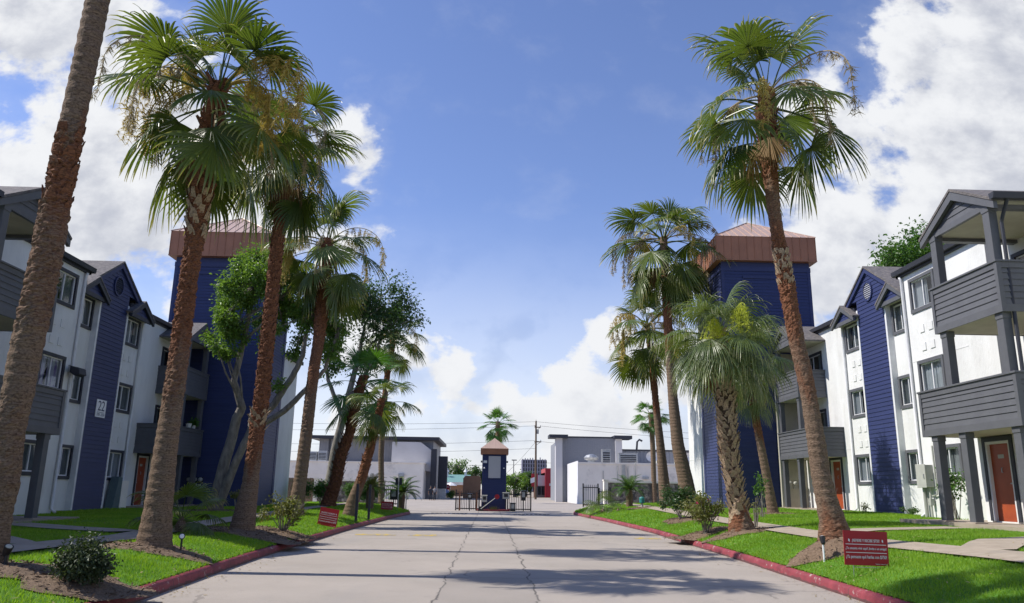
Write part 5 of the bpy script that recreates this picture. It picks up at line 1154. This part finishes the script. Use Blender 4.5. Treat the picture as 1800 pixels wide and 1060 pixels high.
# ------------------------------------------------------------------ beyond the gate
def plaza_left():
    t = thing('shop_building', 'long low cream building with flat roof beyond the left lawn', 'building', (-20, 115, 0)); g = MB(); g.box(-45, -9.3, 110, 124, -.1, 4.85, 0); g.box(-45.1, -9.2, 109.9, 114.4, 4.852, 5.0, 0); g.box(-45, -9.31, 109.96, 110, 3.2, 3.24, 0); g.build('wall', CREAMW, t)
    g = MB(); g.tube([(-11, 109.9, 2.9), (-11, 109.9, .3)], .05, 6); g.tube([(-15.5, 109.9, 4.2), (-15.0, 109.9, 4.0), (-15, 109.9, 1)], .05, 6); g.build('conduit', METALG, t)
    g = MB(); g.box(-12.7, -11.9, 109.7, 109.99, 3.0, 3.45); g.build('wall_light', METAL, t)
    t = thing('warehouse', 'tall dark grey metal clad building with overhanging flat roof at left', 'building', (-17, 122, 0)); g = MB(); g.box(-25, -8.4, 115, 132, 0, 8.3)
    for k in range(42): x = -24.9+k*.4; g.box(x, x+.05, 114.95, 115.0, 4.9, 8.3)
    g.build('metal_wall', BROOFM, t)
    g = MB(); g.box(-26.3, -7.5, 113.9, 133, 8.302, 8.75); g.build('roof', DARK, t); g = MB(); g.tube([(-23.5, 114.9, 8.3), (-23.5, 114.9, 5)], .12, 6); g.build('rain_pipe', DARK, t)
    g = MB(); g.prism([(-14.2, 4.7), (-8.55, 3.8), (-8.55, 6.85), (-10.1, 7.95), (-14.2, 7.95)], 'y', 113.2, 114.9); g.build('pale_panel', PALEM, t)
    g = MB(); g.box(-22.8, -21.5, 114.8, 114.95, 6.6, 7.6); g.build('sign_panel', LETTER, t)
    for i, x in enumerate((-25.0, -23.6)):
        u = thing('rooftop_unit', ['weathered rooftop unit at far left of the cream roof', 'rooftop unit right of another on the left cream roof'][i], 'air conditioner', (x, 111.5, 5.0)); g = MB(); g.box(x-.6, x+.6, 111, 112, 5.0, 6.3+.1*i); g.build('housing', METAL, u, bevel=.03); g = MB()
        for k in range(5): g.box(x-.5, x+.5, 110.96, 111, 5.2+k*.2, 5.3+k*.2)
        g.build('grille', DARK, u)
    t = thing('sign_column', 'dark square column standing at end of left plaza', 'column', (-7.0, 116, 0)); g = MB(); g.box(-7.6, -6.3, 115.5, 116.8, 1.5, 6.1, 0); g.box(-7.5, -6.4, 115.6, 116.7, -.1, 1.498, 1); g.build('column', [DARK, METAL], t, bevel=.03)
    t = thing('sign_column', 'slim dark column touching the left grey warehouse', 'column', (-8.1, 113, 0)); g = MB(); g.box(-8.5, -7.7, 112.6, 113.6, .9, 7.0); g.build('column', DARK, t, bevel=.03)
plaza_left()
def plaza_right():
    t = thing('shop_building', 'low whitewashed building with cream front beyond the right gate', 'building', (18, 100, 0)); g = MB(); g.box(10.3, 45, 92, 122, -.1, 4.55, 0); g.box(10.25, 45, 91.9, 92.5, 4.552, 4.75, 0); g.build('wall', CREAMW, t)
    g = MB(); g.box(10.24, 10.298, 91.99, 122, -.1, 4.9); g.build('side_wall', TRIMW, t)
    g = MB()
    for x, a, b in ((14.9, 1.2, 4.4), (16.1, .8, 4.4), (17.0, 1.5, 4.9), (13.2, .5, 3.8)): g.tube([(x, 91.9, a), (x, 91.9, b)], .05, 6)
    g.box(15.4, 15.8, 91.8, 91.99, .5, 4.5); g.build('conduit', METALG, t); g = MB(); g.box(17.8, 18.5, 91.75, 91.99, 2.9, 3.2); g.build('wall_light', METAL, t)
    t = thing('warehouse', 'tall pale grey ribbed metal building behind rooftop units at right', 'building', (14, 112, 0)); g = MB(); g.box(9.6, 17.3, 105, 125, 0, 8.4, 0)
    for k in range(24): x = 9.7+k*.33; g.box(x, x+.06, 104.94, 105.0, 4.5, 8.4, 0)
    g.box(17.3, 50, 107, 125, 0, 6.9, 0)
    for k in range(60): x = 17.5+k*.5; g.box(x, x+.06, 106.94, 107.0, 4.5, 6.9, 0)
    g.build('metal_wall', pm('pale_ribbed_metal', (.24,.25,.28), (.21,.22,.25)), t)
    for a, b in ((8.7, 9.59), (16.7, 17.6)): g = MB(); g.box(a, b, 104.5, 106, 0, 8.3); g.build('end_pier', PALEM, t)
    g = MB(); g.box(7.8, 10.3, 104, 107, 8.31, 8.75); g.box(16.5, 18.9, 104, 107, 8.31, 8.75); g.box(10.31, 16.49, 104.9, 125, 8.402, 8.6); g.box(17.62, 50, 106.8, 125, 6.902, 7.1); g.build('roof', DARK, t)
    g = MB(); g.tube([(20.2, 108, 7.1), (20.3, 108, 8.2), (20.6, 108, 8.5), (21.0, 108, 8.3)], .14, 8); g.build('flue', DARK, t)
    specs = [(12.2, 95, .9, .9, 1.0, 'drum'), (14.0, 95, 1.0, .9, 1.7, 'box'), (16.8, 96, 2.3, 1.2, 1.35, 'box'), (20.2, 94, .6, .6, .6, 'box'), (22.4, 94, .55, .5, .7, 'box'), (25.3, 94, .7, .6, .9, 'box')]
    lbs = ['silver mushroom vent nearest left end of right roof', 'dark louvred unit right of the silver vent', 'broad blue grey unit left of the satellite dishes', 'small dark unit between the satellite dishes', 'small white and dark unit left of second dish', 'white unit at right of the low right roof']
    for (x, y, w, d, h, k), lb in zip(specs, lbs):
        u = thing('rooftop_unit', lb, 'rooftop unit', (x, y, 4.6), 'units on the right roof'); g = MB()
        if k == 'drum': g.lathe([(.45, 0), (.45, .5), (.8, .55), (.9, .8), (.6, 1.1), (.2, 1.2)], (x, y, 4.6), 16); g.build('hood', METAL, u)
        else:
            g.box(x-w/2, x+w/2, y-d/2, y+d/2, 4.65, 4.65+h); g.box(x-w/2-.04, x+w/2+.04, y-d/2-.04, y+d/2+.04, 4.652+h, 4.72+h); g.build('housing', METALG if w < .8 else METAL, u, bevel=.02); g = MB()
            for q in range(5): g.box(x-w*.42, x+w*.42, y-d/2-.03, y-d/2, 4.8+q*h*.16, 4.8+q*h*.16+h*.1)
            g.build('grille', DARK, u)
    for i, (x, lb) in enumerate(((19.2, 'larger white satellite dish on the right roof'), (23.5, 'smaller white satellite dish on the right roof'))):
        u = thing('satellite_dish', lb, 'satellite dish', (x, 93, 4.6)); r = .75-.17*i; g = MB(); vs = []; n = 18
        for k in range(5):
            for j in range(n): a = 2*math.pi*j/n; q = r*k/4; vs.append((x+q*math.cos(a), 93+.35*(q/r)**2*-.7, 5.55+q*math.sin(a)*.82))
        g.add(vs, [(k*n+j, k*n+(j+1) % n, (k+1)*n+(j+1) % n, (k+1)*n+j) for k in range(4) for j in range(n)]); g.build('dish', TRIMW, u, smooth=True); g = MB(); g.tube([(x, 93.1, 4.6), (x, 93.05, 5.5)], .05, 6); g.tube([(x, 92.9, 5.1), (x, 92.3, 5.5)], .025, 5); g.build('mast', METAL, u)
plaza_right()
def utility_pole():
    x, y = 7.5, 130; t = thing('utility_pole', 'tall dark wooden utility pole with crossarms beside the red restaurant', 'utility pole', (x, y, 0)); g = MB(); g.tube([(x, y, -.2), (x, y, 12.7)], [.2, .14], 10); g.build('pole', WOOD, t)
    for z, w in ((11.6, .8), (9.2, .9)):
        g = MB(); g.box(x-w*.3, x+w, y-.1, y+.02, z, z+.16); g.tube([(x, y-.06, z-.5), (x+w*.8, y-.06, z)], .035, 5); g.build('crossarm', WOOD, t)
    for q in ((-.2, 11.77), (.75, 11.77), (0, 12.7), (.8, 9.37)):
        g = MB(); g.lathe([(.03, 0), (.07, .06), (.04, .12), (.07, .18), (.02, .25)], (x+q[0], y-.04, q[1]), 8); g.build('insulator', METALG, t)
    g = MB(); g.tube([(x+.3, y, 10.6), (x+.3, y, 11.3)], .18, 10); g.build('transformer', METALG, t)
    wires = [('highest thin wire crossing the sky left of the pole', (7.5,130,12.6), (-75,124,12.0), .9), ('second wire crossing the sky left of the pole', (7.3,130,11.9), (-75,124,10.6), .9), ('third wire left of the pole, above the booth palm', (7.5,130,9.5), (-75,126,9.3), 1.2), ('fourth wire left of the pole, behind the booth roof', (7.5,130,8.2), (-75,126,8.6), 1.4), ('lowest wire left of the pole, over green roof', (7.5,130,5.6), (-75,130,6.6), 1.0),
             ('highest thin wire sloping right from the pole', (7.5,130,12.6), (80,122,10.2), .9), ('second wire sloping right from the pole', (8.2,130,11.9), (80,122,8.8), .9), ('third wire right of the pole, passing behind warehouse', (7.5,130,9.4), (80,124,7.4), 1.2), ('lowest wire right of the pole over red restaurant', (7.5,130,6.0), (80,126,5.0), 1.0),
             ('guy wire slanting down left from the pole crossarm', (7.4,130,9.2), (1.0,131,2.6), .3)]
    for lb, a, b, sag in wires:
        A, B = Vector(a), Vector(b); g = MB(); g.tube([A.lerp(B, k/24)-Vector((0,0,4*sag*(k/24)*(1-k/24))) for k in range(25)], .021, 5); g.v = [(v[0]-a[0], v[1]-a[1], v[2]-a[2]) for v in g.v]; o = g.build('overhead_wire', BLACK); o.location = a; tag(o, lb, 'wire', 'overhead wires')
utility_pole()
def restaurant():
    t = thing('restaurant', 'red fast food restaurant with pale panels right of the utility pole', 'restaurant', (16, 175, 0)); y = 170
    g = MB(); g.box(11.9, 15.4, y, y+14, -.1, 6.1); g.box(11.9, 24, y+1, y+14, -.1, 5.2); g.build('red_wall', REDB, t)
    g = MB(); g.box(10.1, 11.89, y+1, y+12, 2.4, 4.6, 0); g.box(10.1, 11.89, y+1.2, y+12, -.1, 2.39, 1); g.build('side_wing', [PALEM, GRAY], t)
    g = MB()
    for x in (10.4, 11.2): g.box(x, x+.6, y+1.1, y+1.2, .5, 2.2)
    g.box(13.6, 14.3, y-.06, y-.002, .1, 2.2); g.box(14.45, 14.9, y-.06, y-.002, .4, 2.2); g.build('window', GLASS, t)
    g = MB(); g.box(13.45, 13.59, y-.1, y, 0, 2.4); g.box(14.31, 14.44, y-.1, y, 0, 2.4); g.box(14.91, 15.05, y-.1, y, 0, 2.4); g.box(12.75, 15.1, y-.12, y, 2.402, 2.9); g.build('entrance_frame', PALEM, t)
    g = MB(); g.box(8.6, 9.9, y-6, y-5.6, 2.2, 4.8); g.box(9.1, 9.3, y-5.9, y-5.7, 0, 2.2)
    u = thing('pylon_sign', 'red and white slanted pylon sign left of the red restaurant', 'sign', (9.2, y-6, 0)); g.build('sign_panel', REDB, u); g = MB(); g.prism([(8.4, 2.8), (9.6, 3.2), (9.6, 4.2), (8.4, 3.8)], 'y', y-6.1, y-6.02); g.build('white_band', LETTER, u)
restaurant()
def high_rise():
    t = thing('high_rise', 'distant grey high rise tower block behind the utility pole', 'tower block', (33, 600, 0)); g = MB(); g.box(24, 43, 600, 618, 0, 24); rng = random.Random(3)
    for k in range(10): x = 24.3+k*1.9; g.box(x, x+.7, 599.3, 600, 0, 24+rng.uniform(0, 2))
    g.build('wall', HIRISE, t); g = MB()
    for k in range(10):
        for j in range(8): x = 25.1+k*1.9; g.box(x, x+.9, 599.8, 599.99, 1+j*2.9, 3+j*2.9)
    o = g.build('window', DARK, t)
    t = thing('street_lamp', 'far thin street lamp with arm just right of the booth', 'street lamp', (5.05, 170, 0)); g = MB(); g.tube([(5.05, 170, 0), (5.05, 170, 7.6)], [.12, .07], 8); g.build('pole', DARK, t); g = MB(); g.box(4.6, 5.7, 169.8, 170.2, 7.602, 7.8); g.build('lamp_head', DARK, t, bevel=.03)
high_rise()
def green_roofed():
    t = thing('green_roofed_shop', 'far low shop with pale green roof and two little cupolas', 'building', (-8.5, 178, 0)); g = MB(); g.box(-18, -4.6, 174, 184, -.1, 2.3); g.build('wall', BROWN, t); g = MB(); g.box(-18.2, -4.4, 173.4, 174, 2.302, 2.9); g.build('fascia', CREAMW, t)
    g = MB(); g.prism([(173.5, 2.902), (179, 4.6), (184.5, 2.902)], 'x', -18.2, -4.4); g.build('roof', GREENROOF, t)
    for x in (-9.6, -5.5): g = MB(); g.box(x-.25, x+.25, 177, 177.5, 4.0, 5.2); g.lathe([(.5, 0), (.3, .3), (.03, .9)], (x, 177.25, 5.202), 8); g.build('cupola', TRIMW, t)
    t = thing('brown_sign_wall', 'rounded brown sign wall seen through the left gate leaf', 'wall', (-3.2, 130, 0)); pts = [(-4.4, 0), (-1.5, 0), (-1.5, 3.3)]+[(-1.8-.3*math.sin(a), 3.3+.3*math.sin(a)) for a in ()]+[(-1.8, 3.6), (-4.0, 3.6), (-4.4, 3.2)]; g = MB(); g.prism(pts, 'y', 130, 131); g.build('wall', BROWN, t)
    for i, x in enumerate((-10.2, -7.9)):
        u = thing('parasol', ['left one of two far white parasols beyond the gate', 'right one of two far white parasols beyond the gate'][i], 'parasol', (x, 160, 0), 'far white parasols'); g = MB(); g.tube([(x, 160, 0), (x, 160, 2.6)], .04, 6); g.build('pole', METAL, u); g = MB(); g.lathe([(1.3, 2.1), (.7, 2.5), (.05, 2.75)], (x, 160, 0), 8); g.build('canopy', TRIMW, u)
    t = thing('stop_sign', 'red octagonal stop sign far beyond the left gate', 'sign', (-6.8, 128, 0)); g = MB(); g.tube([(-6.8, 128.05, 0), (-6.8, 128.05, 2.0)], .04, 6); g.build('pole', METAL, t); g = MB(); g.prism([(-6.8+.42*math.cos(R(22.5+45*i)), 1.75+.42*math.sin(R(22.5+45*i))) for i in range(8)], 'y', 127.97, 128.0); g.build('sign_panel', RED, t); me = text_mesh('STOP', .3, LETTER, .6); link_mesh('lettering', me, t, (0, -.035, 1.75), (R(90), 0, 0))
    rng = random.Random(81); x, y = -5.9, 120; t = thing('shrub', 'round yellow green bush beyond the left gate', 'shrub', (x, y, 0)); g = MB(); g.tube([(x, y, -.1), (x, y, .5)], .06, 6); g.build('stem', GBARK, t); f = MB(); leaves(f, rng, clumps_in(rng, [(x, y, .62, .65, .65, .4, 14, .25, .4)]), 1500, .16); f.build('foliage', LEAFH, t)
green_roofed()
def car(label, x, y, yaw, paint):
    t = thing('parked_car', label, 'car', (x, y, 0), 'parked cars beyond the gate'); t.rotation_euler = (0, 0, R(yaw)); L, W = 4.5, 1.78
    prof = [(-2.25, .35), (-2.22, .78), (-1.9, .9), (-1.05, .98), (-.35, 1.4), (.9, 1.44), (1.6, 1.0), (2.2, .92), (2.25, .4)]
    def half(z): return W/2-(.20*max(0, z-.9)/.5)
    vs = []; n = len(prof)
    for sx in (-1, 1):
        for (py, pz) in prof: vs.append((sx*half(pz), py, pz))
    g = MB(); g.add(vs, [(i, (i+1) % n, n+(i+1) % n, n+i) for i in range(n)]+[tuple(range(n)), tuple(range(n, 2*n))[::-1]]); o = g.build('body', paint, None, bevel=.05); o.parent = t
    for sx in (-1, 1):
        g = MB(); k = 1.012; g.add([(sx*half(z)*k, a, z) for a, z in ((-.95, 1.0), (-.36, 1.34), (.86, 1.38), (1.4, 1.02))], [(0,1,2,3)]); o = g.build('window', GLASS, None); o.parent = t
        for py in (-1.4, 1.4):
            g = MB(); m = 16; ring = [(py+.32*math.cos(2*math.pi*i/m), .32+.32*math.sin(2*math.pi*i/m)) for i in range(m)]; g.prism(ring, 'x', sx*.72, sx*.92); o = g.build('wheel', RUBBER, None); o.parent = t
            g = MB(); ring = [(py+.19*math.cos(2*math.pi*i/m), .32+.19*math.sin(2*math.pi*i/m)) for i in range(m)]; g.prism(ring, 'x', sx*.921, sx*.935); r_ = g.build('rim', METAL, None); r_.parent = o
        g = MB(); g.box(sx*.5-.2, sx*.5+.2, -2.275, -2.2, .62, .76); o = g.build('headlight', LETTER, None); o.parent = t
    g = MB(); g.add([(-.72, -1.0, 1.02), (.72, -1.0, 1.02), (.6, -.38, 1.40), (-.6, -.38, 1.40)], [(0,1,2,3)]); o = g.build('windscreen', GLASS, None); o.parent = t
car('blue car parked behind the dark column of left plaza', -8.3, 142, 20, CARBLUE)
car('dark car parked under the far white parasols', -10.5, 156, 70, CARDARK)
def person(label, x, y, face, shirt, trousers, stride):
    t = thing('person', label, 'person', (x, y, 0)); t.rotation_euler = (0, 0, R(face))
    me = bpy.data.meshes.new('body'); V = []; E = []; RAD = []
    def v(p, r, link=None):
        V.append(p); RAD.append(r)
        if link is not None: E.append((link, len(V)-1))
        return len(V)-1
    pel = v((0,0,.95), .14); wa = v((0,0,1.12), .125, pel); ch = v((0,0,1.34), .15, wa); nk = v((0,.0,1.50), .055, ch); hd = v((0,-.02,1.60), .09, nk); h2 = v((0,-.01,1.70), .085, hd); v((0,-.115,1.62), .018, hd)
    for s in (-1, 1):
        st = stride*s; hp = v((s*.1,0,.90), .095, pel); kn = v((s*.11,-.10*st-.02,.50), .062, hp); an = v((s*.11,.14*st if st < 0 else -.16*st+.0,.09), .042, kn); v((s*.12,(.14*st if st < 0 else -.16*st)-.17,.035), .036, an)
        sh = v((s*.19,0,1.40), .06, ch); el = v((s*.25,.08*st,1.13), .042, sh); wr = v((s*.25,-.10*st-.06,.90), .03, el); hn = v((s*.25,-.13*st-.08,.82), .028, wr)
        for k in range(4): v((s*(.24), -.13*st-.11+.022*k, .745-.008*(k % 2)), .009, hn)
        v((s*.23,-.13*st-.13,.80), .010, hn)
    me.from_pydata(V, E, []); o = bpy.data.objects.new('body', me); COL.objects.link(o); o.parent = t; me.materials.append(SKIN)
    md = o.modifiers.new('skin', 'SKIN'); 
    for d, r in zip(me.skin_vertices[0].data, RAD): d.radius = (r, r)
    me.skin_vertices[0].data[0].use_root = True
    o.modifiers.new('sub', 'SUBSURF').levels = 1; o.modifiers['sub'].render_levels = 2
    g = MB(); g.lathe([(.165, .93), (.15, 1.1), (.185, 1.35), (.17, 1.43), (.07, 1.5)], (0,0,0), 14)
    g.xf(lambda p: (p[0]*1.12, p[1]*.8, p[2]))
    for s in (-1, 1): g.tube([(s*.17,0,1.42), (s*.25,.08*stride*s,1.14)], [.075, .058], 8)
    o = g.build('shirt', shirt, None, smooth=True); o.parent = t
    g = MB(); g.lathe([(.15, .84), (.165, .9), (.16, 1.02)], (0,0,0), 14)
    for s in (-1, 1): st = stride*s; g.tube([(s*.1,0,.92), (s*.11,-.10*st-.02,.50), (s*.11,.14*st if st < 0 else -.16*st,.12)], [.11, .078, .065], 8)
    o = g.build('trousers', trousers, None, smooth=True); o.parent = t
    g = MB(); g.lathe([(.085, 1.66), (.1, 1.70), (.09, 1.77), (.05, 1.81), (.01, 1.82)], (0,.015,0), 12); o = g.build('hair', BLACK, None, smooth=True); o.parent = t
person('person in dark clothes walking at end of left plaza, left of two', -7.5, 101, 10, CLOTH1, CLOTH1, .9)
person('person in grey shirt walking at end of left plaza, right of two', -7.0, 101.5, -15, CLOTH2, CLOTH1, .7)

# ------------------------------------------------------------------ grass blades
def sow(seed=5):
    rng = np.random.default_rng(seed); allv = []; alltip = []
    P = np.array([p for p in PATHS]); Bd = np.array(BEDS)
    def patch(s, y0, y1, dens, h, w):
        n = int(dens*(y1-y0)*11.5); y = rng.uniform(y0, y1, n); d = rng.uniform(.06, 11.0 if s > 0 else 11.5, n); KK = KR if s > 0 else KL
        x = np.interp(y, *KK)*1.0+s*d
        keep = np.abs(x) < (15.6 if s > 0 else 15.4)
        keep &= ~((np.abs(x) > (14.45)) & (y < 27))
        keep &= ~((np.abs(x) > 11.75) & (y > 16.7) & (y < 23.7)) & ~((np.abs(x) > 14.1) & (y > 33.8) & (y < 39.5)) & ~((np.abs(x) > 11.9) & (y > 38.7))
        PP = P[np.sign(P[:, 0]) == s]
        for px, py, pr in PP: keep &= (x-px)**2+(y-py)**2 > (pr+.02)**2
        for bx, by, rx, ry in Bd: keep &= ((x-bx)/rx)**2+((y-by)/ry)**2 > rng.uniform(.75, 1.1, n)
        x, y, d = x[keep], y[keep], d[keep]
        dd = np.minimum(d, yend(s)-y); z = np.interp(dd, [0, .12, 1, 3, 8.5], [.155, .19, .46, .68, .82]) if s > 0 else np.interp(dd, [0, .12, .5, 1.2, 3, 10], [.155, .19, .28, .42, .5, .5])
        m = len(x); a = rng.uniform(0, 2*np.pi, m); le = rng.uniform(.2, 1.1, m)*h*.8; la = rng.uniform(0, 2*np.pi, m)
        patchy = .8+.3*np.sin(x*2.1+1.3*np.sin(y*1.7))*np.sin(y*1.3+x*.4); hh = h*rng.uniform(.55, 1.25, m)*patchy; ww = w*rng.uniform(.7, 1.3, m)
        b0 = np.stack([x-np.cos(a)*ww, y-np.sin(a)*ww, z-.015], 1); b1 = np.stack([x+np.cos(a)*ww, y+np.sin(a)*ww, z-.015], 1); t = np.stack([x+np.cos(la)*le, y+np.sin(la)*le, z+hh], 1)
        allv.append(np.stack([b0, b1, t], 1).reshape(-1, 3)); q = rng.random(m)**2; alltip.append(np.stack([q*.4, q*.4, q], 1).reshape(-1))
    for s in (1, -1):
        patch(s, 7, 13, 1500, .048, .0055); patch(s, 13, 20, 1100, .05, .007); patch(s, 20, 30, 500, .055, .011); patch(s, 30, 45, 220, .06, .018); patch(s, 45, yend(s)-.2, 130, .065, .026)
    v = np.concatenate(allv).astype(np.float32); n = len(v)//3; me = bpy.data.meshes.new('grass')
    me.vertices.add(n*3); me.vertices.foreach_set('co', v.ravel()); me.loops.add(n*3); me.loops.foreach_set('vertex_index', np.arange(n*3, dtype=np.int32)); me.polygons.add(n); me.polygons.foreach_set('loop_start', np.arange(0, n*3, 3, dtype=np.int32)); me.update(calc_edges=True)
    at = me.attributes.new('tip', 'FLOAT', 'POINT'); at.data.foreach_set('value', np.concatenate(alltip).astype(np.float32)); me.materials.append(GRASS)
    o = bpy.data.objects.new('grass', me); COL.objects.link(o); tag(o, 'bright green short grass covering both lawns', 'grass', kind='stuff')
sow()
def litter(seed=9):
    rng = random.Random(seed); g = MB()
    for _ in range(2600):
        sgn = rng.choice((-1, 1)); y = 8.5+34*rng.random()**1.3
        if rng.random() < .45: x = kx(y, sgn)-sgn*abs(rng.gauss(0, .28)); z = .006            # swept against the kerb
        else:
            x = kx(y, sgn)+sgn*(.1+rng.random()**1.6*7); z = lawn_z(x, y, sgn)+.03
        u = Vector((rng.uniform(-1, 1), rng.uniform(-1, 1), rng.uniform(-.2, .2))).normalized()*rng.uniform(.012, .045); w = Vector((-u.y, u.x, rng.uniform(-.01, .01)))*rng.uniform(.15, .45); p = Vector((x, y, z+abs(u.z)))
        g.add([p-u, p+w, p+u, p-w], [(0,1,2,3)], 0, [.1]*4)
    o = g.build('fallen_leaves', leaf_mat('litter', (.20,.14,.07), (.34,.27,.13), None, .1, .8, 9)); tag(o, 'scattered dry fallen leaves along both kerbs and lawns', 'leaf litter', kind='stuff')
litter()
